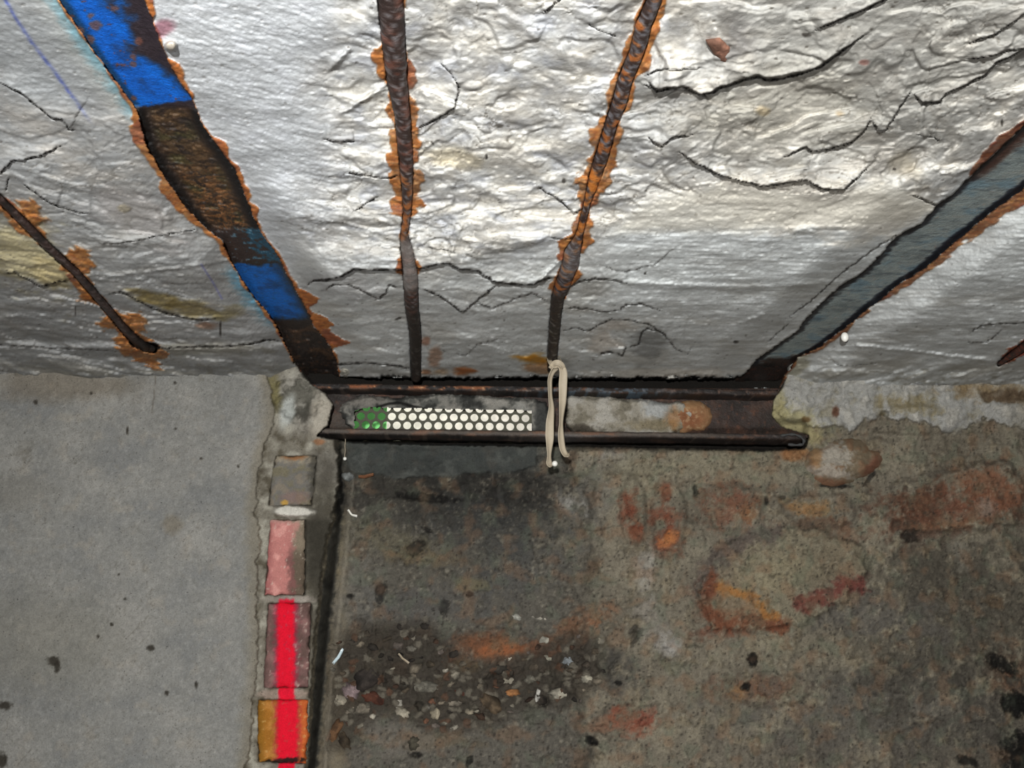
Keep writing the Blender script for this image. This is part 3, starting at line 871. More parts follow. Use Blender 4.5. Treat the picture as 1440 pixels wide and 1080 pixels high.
    mixc(col, (148, 140, 104), blotch(PX, PY, 1092, 565, 12, 34, 0, n2 + n3, .5, .6) * .7)
    mixc(col, (122, 110, 80), bl(1280, 570, 46, 12, 10) * .8)
    mixc(col, (124, 104, 74), bl(1400, 550, 60, 14, 5) * .8)
    mixc(col, (70, 56, 44), bl(1425, 556, 38, 9, 0) * .7)
    mixc(col, (86, 56, 42), blotch(PX, PY, 1175, 579, 5, 8, 0, n3) * .9)
    mixc(col, (92, 72, 44), blotch(PX, PY, 1134, 590, 7, 4, 0, n3) * .9)
    mixc(col, (144, 90, 50), blotch(PX, PY, 1118, 638, 20, 12, 0, n2 + n3) * .6)
    # the crack between ceiling plaster and wall on the right
    q, s, fr = polydist(PX + n3 * 3, PY + n3 * 3, [(1270, 541), (1300, 540), (1345, 539), (1379, 534), (1400, 526), (1406, 514), (1440, 499), (1500, 480)])
    k = np.exp(-(q / 1.7) ** 2) * ss(0, .2, fr)
    mixc(col, (22, 20, 18), k); d -= .006 * k
    up = (s > 0) * ss(1240, 1300, PX) * ss(60, 50, q)
    mixc(col, (160, 162, 162), up * .9)
    d += .010 * up
    # smooth render of the left pier
    rc = np.zeros(col.shape) + np.array([126, 125, 121.])
    mixc(rc, (136, 134, 129), ss(0, .4, n1)); mixc(rc, (117, 117, 115), ss(0, .4, -n1 + .2 * n2)); mixc(rc, (140, 134, 124), ss(.1, .5, n2) * .5); mixc(rc, (108, 106, 100), ss(.1, .45, n6 + n5 * .5) * .35); mixc(rc, (158, 156, 150), ss(.15, .45, -n6) * .3)
    cr1, cr2, _ = worley(X * 30 + n2, Z * 26 + n2, off=63)
    craze = ss(.035, 0, cr2 - cr1) * ss(.0, .35, n1 + .1)
    mixc(rc, (92, 88, 80), craze * .5)
    mixc(rc, (108, 97, 82), blotch(PX, PY, 90, 540, 100, 22, 3, n1 + n2, .5) * .5)
    mixc(rc, (112, 102, 86), blotch(PX, PY, 243, 738, 14, 12, 0, n2 + n3, .5) * .5)
    mixc(rc, (116, 113, 106), blotch(PX, PY, 20, 690, 50, 24, 0, n1 + n2, .5) * .5)
    mixc(rc, (118, 115, 106), blotch(PX, PY, 60, 900, 120, 60, 0, n1 + n2, .6) * .5)
    mixc(rc, (118, 110, 94), ss(22, 4, render_edge - PX + n2 * 10) * .6)
    for cx, cy, rx, ry in [(75, 930, 11, 6), (80, 938, 4, 8), (8, 992, 9, 6), (50, 565, 3, 3), (179, 606, 1.5, 6), (276, 962, 2, 6), (138, 895, 2, 3), (157, 878, 2, 2.5), (176, 842, 2, 2), (246, 538, 2, 2), (283, 645, 2, 2), (335, 656, 2, 2), (167, 808, 2, 2), (128, 553, 2, 2), (235, 974, 3, 4), (212, 911, 5, 4), (247, 603, 2, 2), (2, 1070, 8, 10)]:
        mixc(rc, (44, 40, 34), blotch(PX, PY, cx, cy, rx, ry, 0, n3 * 1.3, .4, .7) * .85)
    q, s, fr = polydist(PX + n3 * 2, PY, [(219, 516), (218, 545), (214, 580)])
    mixc(rc, (90, 84, 76), np.exp(-(q / 1.0) ** 2) * .7)
    mixc(rc, (120, 116, 106), cove * .6); mixc(rc, (84, 80, 70), cove * ss(0, .4, -n5) * .6)
    col += (rc - col) * (render * (PX < 420))[..., None]
    # exposed mortar between render and bricks
    mort = (1 - render) * pier
    mc = np.zeros(col.shape) + np.array([116, 111, 100.])
    mixc(mc, (150, 146, 134), ss(0, .35, n2)); mixc(mc, (84, 78, 66), ss(.0, .35, -n2 + .3 * n3))
    mixc(mc, (150, 146, 138), blotch(PX, PY, 425, 560, 40, 46, 0, n2, .4) * .7)
    mixc(mc, (80, 78, 70), blotch(PX, PY, 420, 555, 26, 24, 0, n2 * 1.5 + n3, .5, .9) * .75)
    mixc(mc, (60, 58, 52), blotch(PX, PY, 428, 578, 22, 10, 0, n2 * 1.5 + n3, .5, .9) * .7)
    mixc(mc, (182, 186, 182), blotch(PX, PY, 404, 580, 10, 24, 15, n2, .4) * .8)
    mixc(mc, (112, 104, 64), blotch(PX, PY, 384, 555, 10, 26, 0, n2 + n3, .5) * .7)
    mixc(mc, (174, 166, 152), blotch(PX, PY, 452, 585, 16, 36, 5, n2, .4) * .7)
    mixc(mc, (66, 62, 54), blotch(PX, PY, 452, 760, 14, 110, 4, n2 + n3, .5) * .6)
    mixc(mc, (52, 48, 42), blotch(PX, PY, 440, 740, 14, 26, 0, n2 + n3, .5) * .6)
    mixc(mc, (140, 92, 60), blotch(PX, PY, 449, 621, 8, 4, 0, n3 + n5) * .7)
    mixc(mc, (72, 68, 59), ss(430, 446, PX + n2 * 16) * ss(640, 660, PY) * (.55 + .9 * n5 + .3 * n2))
    mixc(mc, (50, 47, 40), ss(424, 436, PX + n2 * 10) * ss(726, 736, PY) * ss(845, 800, PY) * .8)
    mixc(mc, (138, 134, 122), ss(464, 470, PX + n2 * 6) * ss(0, .4, n5) * .7)
    mixc(mc, (92, 88, 82), ss(700, 660, PY) * ss(430, 445, PX) * ss(625, 640, PY) * .5)
    ledge = blotch(PX, PY, 414, 719, 30, 8, 2, n2 * .6 + n3 * .4, .25, .6)
    mixc(mc, (196, 192, 182), ledge); d += pier * ledge * .014
    mixc(mc, (150, 140, 132), blotch(PX, PY, 408, 843, 36, 6, 0, n3) * .7)
    mixc(mc, (158, 138, 126), blotch(PX, PY, 398, 976, 36, 7, 0, n3) * .7)
    mixc(mc, (212, 12, 42), ss(13, 9.5, np.abs(PX - 403) + n3 * 3) * ss(840, 846, PY + n3 * 4) * .95)
    col += (mc - col) * mort[..., None]
    d += pier * (1 - render) * (.010 * blotch(PX, PY, 455, 580, 22, 46, 0, n2) - .012 * blotch(PX, PY, 422, 562, 28, 26, 0, n2 * 1.5 + n3, .5, .9))
    # dark reveal between pier and recess
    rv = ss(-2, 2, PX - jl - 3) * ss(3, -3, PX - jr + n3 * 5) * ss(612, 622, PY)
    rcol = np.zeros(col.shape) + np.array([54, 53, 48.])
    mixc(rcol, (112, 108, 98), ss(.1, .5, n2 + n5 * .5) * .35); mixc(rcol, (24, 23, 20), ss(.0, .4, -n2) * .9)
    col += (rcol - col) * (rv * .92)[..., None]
    lip = np.exp(-((PX - jr - 10 + n2 * 4) / 6) ** 2) * ss(640, 680, PY)
    mixc(col, (126, 120, 108), lip * .35); d += lip * .010
    d -= .05 * rv * 0
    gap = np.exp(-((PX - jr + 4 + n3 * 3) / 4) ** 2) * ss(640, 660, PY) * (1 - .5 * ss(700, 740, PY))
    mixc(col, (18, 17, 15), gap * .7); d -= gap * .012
    for q_ in BRICKS:
        k = polymask(PX, PY, q_, 2.0, n3 * 2) * pier
        d = d * (1 - k) + k * (-.004); mixc(col, (96, 90, 78), k)
    # pocket behind the lintel
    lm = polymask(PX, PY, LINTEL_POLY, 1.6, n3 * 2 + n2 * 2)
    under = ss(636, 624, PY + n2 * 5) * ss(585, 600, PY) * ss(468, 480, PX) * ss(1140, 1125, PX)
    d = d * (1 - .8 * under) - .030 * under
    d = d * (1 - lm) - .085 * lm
    mixc(col, (26, 23, 20), lm)  # near-black colour paints the shade under and behind the lintel
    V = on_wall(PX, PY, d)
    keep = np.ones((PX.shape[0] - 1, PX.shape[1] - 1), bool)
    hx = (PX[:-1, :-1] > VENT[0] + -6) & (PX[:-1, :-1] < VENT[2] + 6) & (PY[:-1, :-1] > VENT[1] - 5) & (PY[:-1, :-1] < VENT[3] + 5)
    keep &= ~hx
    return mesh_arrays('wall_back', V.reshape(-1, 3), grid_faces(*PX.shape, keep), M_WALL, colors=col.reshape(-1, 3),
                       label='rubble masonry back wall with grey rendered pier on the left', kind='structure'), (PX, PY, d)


WALL, (WPX, WPY, WD) = build_wall()


def wall_front(px, py):
    i = np.clip(np.searchsorted(WPY[:, 0], py), 0, WPY.shape[0] - 1)
    j = np.clip(np.searchsorted(WPX[0], px), 0, WPX.shape[1] - 1)
    return WD[i, j]


# ------------------------------------------------------------------ unseen shell of the cellar
def box(name, lo, hi, mat, parent=None, **k):
    x0, y0, z0 = lo; x1, y1, z1 = hi
    V = [(x0, y0, z0), (x1, y0, z0), (x1, y1, z0), (x0, y1, z0), (x0, y0, z1), (x1, y0, z1), (x1, y1, z1), (x0, y1, z1)]
    Q = [(0, 3, 2, 1), (4, 5, 6, 7), (0, 1, 5, 4), (1, 2, 6, 5), (2, 3, 7, 6), (3, 0, 4, 7)]
    return mesh_arrays(name, V, Q, mat, parent, smooth=False, **k)


ZT = ZC + .035
box('floor', (-2.2, -1.9, -.15), (2.2, 2.5, 0), M_PLAIN, kind='structure')
box('ceiling_slab', (-2.2, -1.9, ZT + .02), (2.2, 2.32, ZT + .22), M_PLAIN, kind='structure')
box('wall_left', (-2.1, -1.8, 0), (-1.85, 2.3, ZT + .02), M_PLAIN, kind='structure')
box('wall_right', (1.85, -1.8, 0), (2.1, 2.3, ZT + .02), M_PLAIN, kind='structure')
box('wall_front', (-1.85, -1.8, 0), (1.85, -1.6, ZT + .02), M_PLAIN, kind='structure')
vc0 = on_wall(VENT[0] - 4, VENT[3] + 3, -.09); vc1 = on_wall(VENT[2] + 6, VENT[1] - 4, -.09)
Y0, Y1 = YW + .09, YW + .30
box('wall_core', (-1.85, Y0, 0), (1.85, Y1, vc0[2]), M_PLAIN, kind='structure')
box('wall_core', (-1.85, Y0, vc1[2] + .05), (1.85, Y1, ZT + .03), M_PLAIN, kind='structure')
box('wall_core', (-1.85, Y0, vc0[2]), (vc0[0] - .04, Y1, vc1[2] + .05), M_PLAIN, kind='structure')
box('wall_core', (vc1[0] + .04, Y0, vc0[2]), (1.85, Y1, vc1[2] + .05), M_PLAIN, kind='structure')
box('outdoor_wall', (-1.6, 2.95, 1.2), (1.4, 3.1, 3.1), M_OUT, kind='structure', label='pale sunlit wall outside behind the perforated vent')
box('outdoor_ground', (-1.6, 2.25, 1.1), (1.4, 2.95, 1.3), M_OUT, kind='structure')
g = on_wall(np.array([480.]), np.array([640.]), -.45)[0]; g2 = on_wall(np.array([551.]), np.array([540.]), -.45)[0]
box('green_panel', (g[0] - .1, g[1], 1.3), (g2[0] - .01, g[1] + .012, g2[2] + .1), M_GREEN,
    label='bright green panel outside, behind the left end of the perforated vent', cat='panel')


# ------------------------------------------------------------------ steel beams in the ceiling
def strip_surface(name, left, right, parent, mat, drop_fn, col_fn, y0, y1, margin=9, ny=520, nx=70, **k):
    """flange seen from below, running between two traced edges, with turned-up sides of real thickness"""
    py = np.linspace(y0, y1, ny)
    L = np.interp(py, [p[1] for p in left], [p[0] for p in left]) - margin
    Rr = np.interp(py, [p[1] for p in right], [p[0] for p in right]) + margin
    u = np.linspace(0, 1, nx)
    PX = L[:, None] + (Rr - L)[:, None] * u[None]; PY = np.repeat(py[:, None], nx, 1)
    b = on_ceiling(PX, PY); X, Y = b[..., 0], b[..., 1]
    uu = (PX - L[:, None] - margin) / np.maximum((Rr - L)[:, None] - 2 * margin, 1)
    drop = drop_fn(PX, PY, X, Y, uu); col = col_fn(PX, PY, X, Y, uu)
    V = on_ceiling(PX, PY, drop)
    # sides turned up 14 mm
    top = V.copy(); top[..., 2] += .014
    VV = np.concatenate([top[:, :1], V, top[:, -1:]], 1)
    CC = np.concatenate([col[:, :1], col, col[:, -1:]], 1)
    base = np.array([parent.location[0], parent.location[1], parent.location[2]])
    return mesh_arrays(name, VV.reshape(-1, 3), grid_faces(ny, nx + 2), mat, parent, colors=CC.reshape(-1, 3), **k)


def make_left_beam():
    loc = on_ceiling(np.array(300.), np.array(300.), -.02)
    r = empty('steel_beam', loc, label='wide rusty steel beam with bright blue spray paint in the ceiling on the left', cat='beam', group='steel beams in the ceiling')

    def noises(X, Y):
        return fbm(X * 25, Y * 25, 4, off=201), fbm(X * 90, Y * 90, 4, .6, off=211)

    def rusty(PY): return ss(146, 156, PY) * ss(330, 318, PY)

    def drop(PX, PY, X, Y, u):
        a, b = noises(X, Y)
        rs = np.maximum(rusty(PY), ss(455, 465, PY))
        dd = -.011 + .0006 * a + .0003 * b
        dd -= rs * (.004 * ss(.05, .2, u) * ss(.95, .8, u))
        dd += rs * (.0028 * ridged(X * 70 + a, Y * 90, 4, off=3) + .002 * a)
        dd += .003 * ss(.14, .0, u) * rs + .003 * ss(.84, 1.0, u)
        return dd

    def colr(PX, PY, X, Y, u):
        a, b = noises(X, Y)
        c = np.zeros(PX.shape + (3,)) + np.array([40, 32, 28.])
        mixc(c, (74, 52, 34), ss(0, .4, a) * .7)
        fl = ridged(X * 50 + a, Y * 75 + b, 3, off=9)
        rs = rusty(PY) * ss(.12, .3, u) * ss(.92, .72, u)
        mixc(c, (92, 70, 44), rs * ss(.1, .6, fl) * .6)
        mixc(c, (146, 92, 50), rs * ss(.42, .75, fl + b * .5) * .55 * ss(200, 290, PY))
        mixc(c, (62, 64, 34), rs * ss(.1, .4, -a) * .5)
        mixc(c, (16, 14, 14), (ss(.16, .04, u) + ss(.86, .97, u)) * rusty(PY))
        # upper blue field
        lim = np.interp(PY, [-290, 0, 60, 100, 125, 140, 156], [.62, .62, .66, .74, .86, .98, 1.0])
        up = ss(.14, -.14, u - lim + a * .30 + b * .10) * ss(.5, -2.5, PY - (152 - 11 * np.clip(u, 0, 1)) + b * 3)
        mixc(c, (46, 38, 46), ss(156, 146, PY) * .9)
        bc = np.zeros(c.shape) + np.array([4, 92, 192.])
        mixc(bc, (22, 66, 128), ss(.0, .35, a + .4 * b) * .75); mixc(bc, (6, 108, 214), ss(.1, .3, -a) * .5)
        mixc(bc, (30, 60, 96), ss(.55, 1, u / np.maximum(lim, .1)) * ss(-.2, .3, a) * .6)
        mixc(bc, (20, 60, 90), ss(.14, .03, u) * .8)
        mixc(bc, (110, 66, 52), ss(.30, .42, b + a * .3) * .8)
        c += (bc - c) * up[..., None]
        for cx, cy, rr in [(127, 22, 6), (135, 36, 8), (112, 42, 7), (128, 55, 6), (187, 80, 5), (187, 90, 5), (195, 58, 6), (160, 12, 6), (188, 138, 4)]:
            mixc(c, (120, 74, 60), blotch(PX, PY, cx, cy, rr, rr * .8, 0, b * 1.4, .4, .8) * .75)
        # lower blue field
        t = ss(366, 376, PY + a * 26 + b * 12) * ss(452, 443, PY + b * 4)
        lb = np.zeros(c.shape) + np.array([12, 96, 180.])
        mixc(lb, (30, 60, 90), ss(.6, .95, u + a * .3) * .8); mixc(lb, (14, 60, 110), ss(0, .35, a) * .6)
        mixc(lb, (60, 70, 70), ss(.2, .4, b) * .3)
        c += (lb - c) * (t * ss(1.05, .9, u))[..., None]
        t2 = ss(318, 324, PY) * ss(372, 364, PY)
        mixc(c, (54, 44, 42), t2 * .8); mixc(c, (30, 90, 120), t2 * ss(-.05, .25, b + (u - .6) * .9) * .75)
        mixc(c, (140, 158, 170), t2 * ss(.22, .4, b - .2 * a) * .5)
        mixc(c, (24, 20, 18), ss(455, 470, PY) * ss(.2, .5, -a) * .6)
        mixc(c, (96, 62, 38), ss(455, 470, PY) * ss(.15, .4, b) * .5)
        return c
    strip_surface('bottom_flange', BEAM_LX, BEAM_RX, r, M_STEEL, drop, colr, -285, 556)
    # web standing up from the flange into the concrete
    q0 = on_ceiling(np.array(-20.), np.array(-280.), -.028); q1 = on_ceiling(np.array(452.), np.array(538.), -.028)
    w = np.array([.004, 0, 0]); up = np.array([0, 0, .05])
    V = [q0 - w, q0 + w, q1 + w, q1 - w, q0 - w + up, q0 + w + up, q1 + w + up, q1 - w + up]
    Q = [(0, 3, 2, 1), (4, 5, 6, 7), (0, 1, 5, 4), (1, 2, 6, 5), (2, 3, 7, 6), (3, 0, 4, 7)]
    mesh_arrays('web', V, Q, M_STEEL, r, colors=np.full((8, 3), 50.), smooth=False)


def make_right_beam():
    loc = on_ceiling(np.array(1250.), np.array(400.), -.02)
    r = empty('steel_beam', loc, label='grey-green painted steel beam running to the wall in the ceiling on the right', cat='beam', group='steel beams in the ceiling')

    def lerp_edges(py):
        return py

    def drop(PX, PY, X, Y, u):
        a = fbm(X * 25, Y * 25, 4, off=301); b = fbm(X * 90, Y * 90, 4, off=311)
        return -.012 + .0007 * a + .0004 * b + .002 * ss(.12, 0, u) - .004 * ss(.86, 1.0, u)

    def colr(PX, PY, X, Y, u):
        a = fbm(X * 18 , Y * 18, 4, off=301); b = fbm(X * 90, Y * 90, 4, off=311)
        s = fbm((X + Y * .2) * 25, (Y) * 110, 4, .6, off=320)
        c = np.zeros(PX.shape + (3,)) + np.array([132, 142, 141.])
        mixc(c, (104, 114, 115), ss(0, .4, a) * .8); mixc(c, (152, 156, 150), ss(.05, .4, s) * .6); mixc(c, (88, 122, 142), ss(.05, .4, -a + .2 * b) * .5)
        mixc(c, (62, 72, 80), ss(.1, .4, -s) * .5); mixc(c, (150, 124, 108), ss(.36, .5, b) * .4)
        mixc(c, (24, 30, 40), ss(.80, .88, u + b * .06) * .92)
        mixc(c, (26, 28, 34), ss(.16, .05, u + b * .12) * .92)
        mixc(c, (66, 42, 34), ss(.30, .12, u + b * .1) * ss(262, 235, PY) * .9)
        mixc(c, (24, 20, 20), ss(.10, .04, u) * ss(262, 235, PY))
        end = ss(499, 507, PY + a * 10 + b * 4 - (u - .5) * -14)
        mixc(c, (44, 33, 28), end); mixc(c, (90, 48, 34), end * ss(.15, .4, b) * .6)
        mixc(c, (14, 12, 11), end * ss(.1, .4, -a) * .7)
        return c
    strip_surface('bottom_flange', RB_UX, RB_LX, r, M_STEEL, drop, colr, -100, 548)
    q0 = on_ceiling(np.array(1740.), np.array(-60.), -.028); q1 = on_ceiling(np.array(1085.), np.array(525.), -.028)
    w = np.array([.004, 0, 0]); up = np.array([0, 0, .05])
    V = [q0 - w, q0 + w, q1 + w, q1 - w, q0 - w + up, q0 + w + up, q1 + w + up, q1 - w + up]
    Q = [(0, 3, 2, 1), (4, 5, 6, 7), (0, 1, 5, 4), (1, 2, 6, 5), (2, 3, 7, 6), (3, 0, 4, 7)]
    mesh_arrays('web', V, Q, M_STEEL, r, colors=np.full((8, 3), 50.), smooth=False)


make_left_beam()
make_right_beam()


# ------------------------------------------------------------------ reinforcing bars
def tube(pts, radii, ns=12, flat=1.0, jitter=None, flat_axis=(0, 0, 1)):
    """closed tube through 3-D points; returns verts, quads (ends pinched)"""
    pts = np.asarray(pts, float); n = len(pts)
    T = np.gradient(pts, axis=0); T /= np.linalg.norm(T, axis=1)[:, None] + 1e-12
    up = np.array(flat_axis, float)
    A = np.cross(T, up); A /= np.linalg.norm(A, axis=1)[:, None] + 1e-12
    B = np.cross(A, T)
    th = np.arange(ns) / ns * 2 * np.pi
    r = np.asarray(radii)[:, None] * np.ones(ns)[None]
    if jitter is not None:
        r = r * jitter
    V = pts[:, None] + A[:, None] * (r * np.cos(th))[..., None] + B[:, None] * (r * np.sin(th) * flat)[..., None]
    V = np.concatenate([np.repeat(pts[:1, None], ns, 1), V, np.repeat(pts[-1:, None], ns, 1)], 0)
    i = np.arange((n + 2) * ns).reshape(n + 2, ns); j = np.roll(i, -1, 1)
    Q = np.stack([i[:-1], j[:-1], j[1:], i[1:]], -1).reshape(-1, 4)
    return V.reshape(-1, 3), Q, (n + 2, ns)


def make_bar(spec, label, colfn, seed):
    P = np.array(spec, float)
    L = np.concatenate([[0], np.cumsum(np.hypot(np.diff(P[:, 0]), np.diff(P[:, 1])))])
    n = int(L[-1] / 1.8)
    t = np.linspace(0, L[-1], n)
    px = np.interp(t, L, P[:, 0]); py = np.interp(t, L, P[:, 1]); w = np.interp(t, L, P[:, 2])
    px = px + 1.0 * fbm(t / 22, t * 0, 2, off=seed)
    c = on_ceiling(px, py, .0)
    dist = np.linalg.norm((c - CAM) @ ROT[:, 2:3] * -1, axis=1)
    r = w / 2 / F * dist
    c = on_ceiling(px, py, .001 + sag(px, py))
    th = np.arange(14) / 14 * 2 * np.pi
    tt, hh = np.meshgrid(c[:, 1] * 1.0, th, indexing='ij')
    j = 1 + .14 * fbm(tt * 60, np.cos(hh) * 1.5 + seed, 3, off=seed) + .10 * ridged(tt * 25, np.sin(hh) + 3, 2, off=seed)
    V, Q, shp = tube(c, r, 14, .75, j)
    X = V[:, 0].reshape(shp); Y = V[:, 1].reshape(shp); Z = V[:, 2].reshape(shp)
    PYv = np.concatenate([[py[0]], py, [py[-1]]])[:, None] * np.ones(shp[1])[None]
    a = fbm(X * 60, Y * 60, 4, off=seed + 5); b = fbm(X * 200 + Z * 90, Y * 130, 3, off=seed + 9)
    col = np.zeros(shp + (3,)) + np.array([52, 38, 34.])
    colfn(col, PYv, a, b, X, Y)
    return mesh_arrays('reinforcing_bar', V, Q, M_STEEL, colors=col.reshape(-1, 3), label=label, cat='bar', group='rusty reinforcing bars in the ceiling')


def c2(col, PY, a, b, X, Y):
    mixc(col, (120, 116, 118), ss(-.05, .3, b + a * .4) * .8); mixc(col, (112, 62, 46), ss(.0, .35, a) * .6)
    mixc(col, (150, 146, 142), ss(325, 345, PY) * ss(412, 395, PY) * .7)
    mixc(col, (168, 100, 46), ss(230, 250, PY) * ss(345, 325, PY) * ss(-.1, .3, a) * .8)
    mixc(col, (40, 35, 31), ss(420, 445, PY) * .85); mixc(col, (110, 106, 100), ss(420, 440, PY) * ss(.25, .4, b) * .5)


def c3(col, PY, a, b, X, Y):
    mixc(col, (118, 118, 124), ss(-.15, .25, b + a * .3) * .8)
    mixc(col, (170, 96, 40), ss(.05, .25, a) * .8)
    mixc(col, (192, 116, 48), ss(225, 245, PY) * ss(345, 325, PY) * ss(-.3, .2, a) * .9)
    mixc(col, (140, 138, 138), ss(390, 380, PY) * ss(330, 350, PY) * .4)
    mixc(col, (44, 36, 31), ss(402, 415, PY) * .9); mixc(col, (130, 126, 118), ss(405, 420, PY) * ss(.25, .38, b) * .7)


def c1(col, PY, a, b, X, Y):
    mixc(col, (98, 88, 86), ss(.0, .3, b) * .6); mixc(col, (28, 24, 22), ss(.1, .35, a) * .8); mixc(col, (24, 21, 18), ss(465, 485, PY) * .9)


def c5(col, PY, a, b, X, Y):
    mixc(col, (118, 56, 40), ss(-.2, .3, b) * .8)


make_bar(BAR2, 'long rusty reinforcing bar left of centre, first bar right of the blue-painted beam', c2, 3)
make_bar(BAR3, 'slanting rusty reinforcing bar right of centre with the beige strap tied to its lower end', c3, 13)
make_bar(BAR1, 'thin dark reinforcing bar with orange rust patches at the far left', c1, 23)
make_bar(BAR5, 'short red-brown bar stub at the right edge where ceiling meets wall', c5, 33)


# ------------------------------------------------------------------ steel lintel
LX0 = on_wall(446., 600., 0)[0]; LX1 = on_wall(1131., 600., 0)[0]
def zat(py, front=0.0, px=790.): return on_wall(px, py, front)[2]
lint = empty('steel_lintel', ((LX0 + LX1) / 2, YW, zat(628)), label='dark rusty steel channel lintel lying across the wall top below the ceiling', cat='lintel')


def extrude_profile(name, prof, x0, x1, nx, parent, mat, warpfn, colfn, **k):
    """closed (front, z) profile extruded along x with end caps, warped by noise"""
    prof = np.array(prof); m = len(prof)
    xs = np.linspace(x0, x1, nx)
    V = np.zeros((nx, m, 3)); V[..., 0] = xs[:, None]; V[..., 1] = YW - prof[None, :, 0]; V[..., 2] = prof[None, :, 1]
    V = warpfn(V)
    C = colfn(V, np.arange(m)[None] * np.ones(nx)[:, None])
    cen0 = V[0].mean(0); cen1 = V[-1].mean(0)
    V = np.concatenate([np.repeat(cen0[None, None], m, 1), V, np.repeat(cen1[None, None], m, 1)], 0)
    C = np.concatenate([C[:1], C, C[-1:]], 0)
    i = np.arange((nx + 2) * m).reshape(nx + 2, m); j = np.roll(i, -1, 1)
    Q = np.stack([i[:-1], j[:-1], j[1:], i[1:]], -1).reshape(-1, 4)
    return mesh_arrays(name, V.reshape(-1, 3), Q, mat, parent, colors=C.reshape(-1, 3), **k)


def steel_col(V, orange, pxblue=None):
    X, Z = V[..., 0], V[..., 2]
    a = fbm(X * 18, Z * 60 + V[..., 1] * 30, 4, off=401); b = fbm(X * 70, Z * 160, 4, off=411)
    c = np.zeros(X.shape + (3,)) + np.array([40, 32, 29.])
    mixc(c, (72, 50, 38), ss(0, .35, a) * .7); mixc(c, (22, 19, 18), ss(0, .35, -a) * .7); mixc(c, (100, 86, 76), ss(.2, .42, b) * .5)
    return c, a, b, X


def fl_warp(amp, seed):
    def f(V):
        X = V[..., 0]; n = fbm(X * 14, V[..., 2] * 20 + V[..., 1] * 20, 3, off=seed); n2 = fbm(X * 60, V[..., 2] * 60 + V[..., 1] * 50, 3, off=seed + 7)
        V[..., 2] += amp * (.0022 * n + .0014 * n2); V[..., 1] += amp * (.0022 * n + .0016 * n2)
        return V
    return f


def rounded(f0, z0, f1, z1, n=6, lip=0.003):
    """profile points: back top -> front top (rounded) -> front bottom -> back bottom"""
    pts = [(f0, z1)] + [(f0 + (f1 - f0) * t, z1) for t in (.3, .6, .85)] + [(f1 - lip * .3, z1 - lip * .2), (f1, z1 - lip), (f1, (z0 + z1) / 2), (f1, z0 + lip), (f1 - lip * .3, z0 + lip * .2)]
    pts += [(f0 + (f1 - f0) * t, z0) for t in (.85, .6, .3)] + [(f0, z0)]
    return pts


def up_col(V, k):
    c, a, b, X = steel_col(V, 1)
    lipm = np.clip(1 - np.abs(k - 6) / 2.2, 0, 1)
    orange = lipm * ss(-.10, .2, a + b * .6) * ss(.42, .30, X)
    mixc(c, (150, 84, 44), orange * .8); mixc(c, (196, 150, 110), orange * ss(.15, .35, b) * .7)
    bx = np.exp(-((X - .22) / .10) ** 2) + np.exp(-((X - .36) / .07) ** 2)
    mixc(c, (66, 80, 92), bx * ss(-.1, .2, b) * .8 * (k > 4)); mixc(c, (120, 90, 74), lipm * ss(.30, .5, X) * ss(.1, .3, b) * .6)
    return c


def lo_col(V, k):
    c, a, b, X = steel_col(V, 1)
    lipm = np.clip(1 - np.abs(k - 6) / 2.8, 0, 1)
    mixc(c, (98, 88, 78), lipm * .75 * ss(.62, .45, X)); mixc(c, (132, 86, 62), lipm * ss(.1, .35, a) * .5)
    mixc(c, (112, 112, 114), (k > 6) * np.exp(-((X - .21) / .08) ** 2) * .5)
    return c


extrude_profile('upper_flange', rounded(-.060, zat(551.5), .000, zat(543.5)), LX0 - .03, on_wall(1094., 545., 0)[0], 520, lint, M_STEEL, fl_warp(1.3, 421), up_col)
extrude_profile('lower_flange', rounded(-.060, zat(614.5), .004, zat(606.5)), LX0, LX1, 520, lint, M_STEEL, fl_warp(1.0, 431), lo_col)
# curled burr at the right end of the lower flange
cp = on_wall(np.array([1098., 1108., 1118., 1126., 1131., 1129., 1120., 1108.]), np.array([613., 611., 611., 614., 620., 625., 626., 625.]), np.array([.006, .010, .014, .016, .015, .012, .010, .006]))
tt = np.linspace(0, 7, 40); cp = np.stack([np.interp(tt, range(8), cp[:, i]) for i in range(3)], 1)
V, Q, sh = tube(cp, np.full(40, .0028) * (1 + .3 * np.sin(tt * 5)), 8, 1, flat_axis=(0, 1, 0))
mesh_arrays('curled_burr', V, Q, M_STEEL, lint, colors=np.full((len(V), 3), 58.), label='curled torn end of the lower flange')


def chart_grid(x0, x1, y0, y1, step):
    return np.meshgrid(np.arange(x0, x1 + step, step), np.arange(y0, y1 + step, step))


def solid_from_chart(name, PX, PY, front, keep, col, mat, parent, back, **k):
    """heightfield piece with a back face and side walls, so that it has thickness"""
    nr, nc = PX.shape
    Vf = on_wall(PX, PY, front); Vb = on_wall(PX, PY, back)
    q = grid_faces(nr, nc, keep)
    n = nr * nc
    qb = q[:, ::-1] + n
    # boundary edges
    e = np.concatenate([q[:, [0, 1]], q[:, [1, 2]], q[:, [2, 3]], q[:, [3, 0]]])
    key = e[:, 0].astype(np.int64) * n + e[:, 1]; rk = e[:, 1].astype(np.int64) * n + e[:, 0]
    bd = e[~np.isin(key, rk)]
    side = np.stack([bd[:, 1], bd[:, 0], bd[:, 0] + n, bd[:, 1] + n], -1)
    Q = np.concatenate([q, qb, side])
    V = np.concatenate([Vf.reshape(-1, 3), Vb.reshape(-1, 3)]); C = np.concatenate([col.reshape(-1, 3)] * 2)
    used = np.unique(Q); remap = np.zeros(2 * n, int); remap[used] = np.arange(len(used))
    return mesh_arrays(name, V[used], remap[Q], mat, parent, colors=C[used], **k)


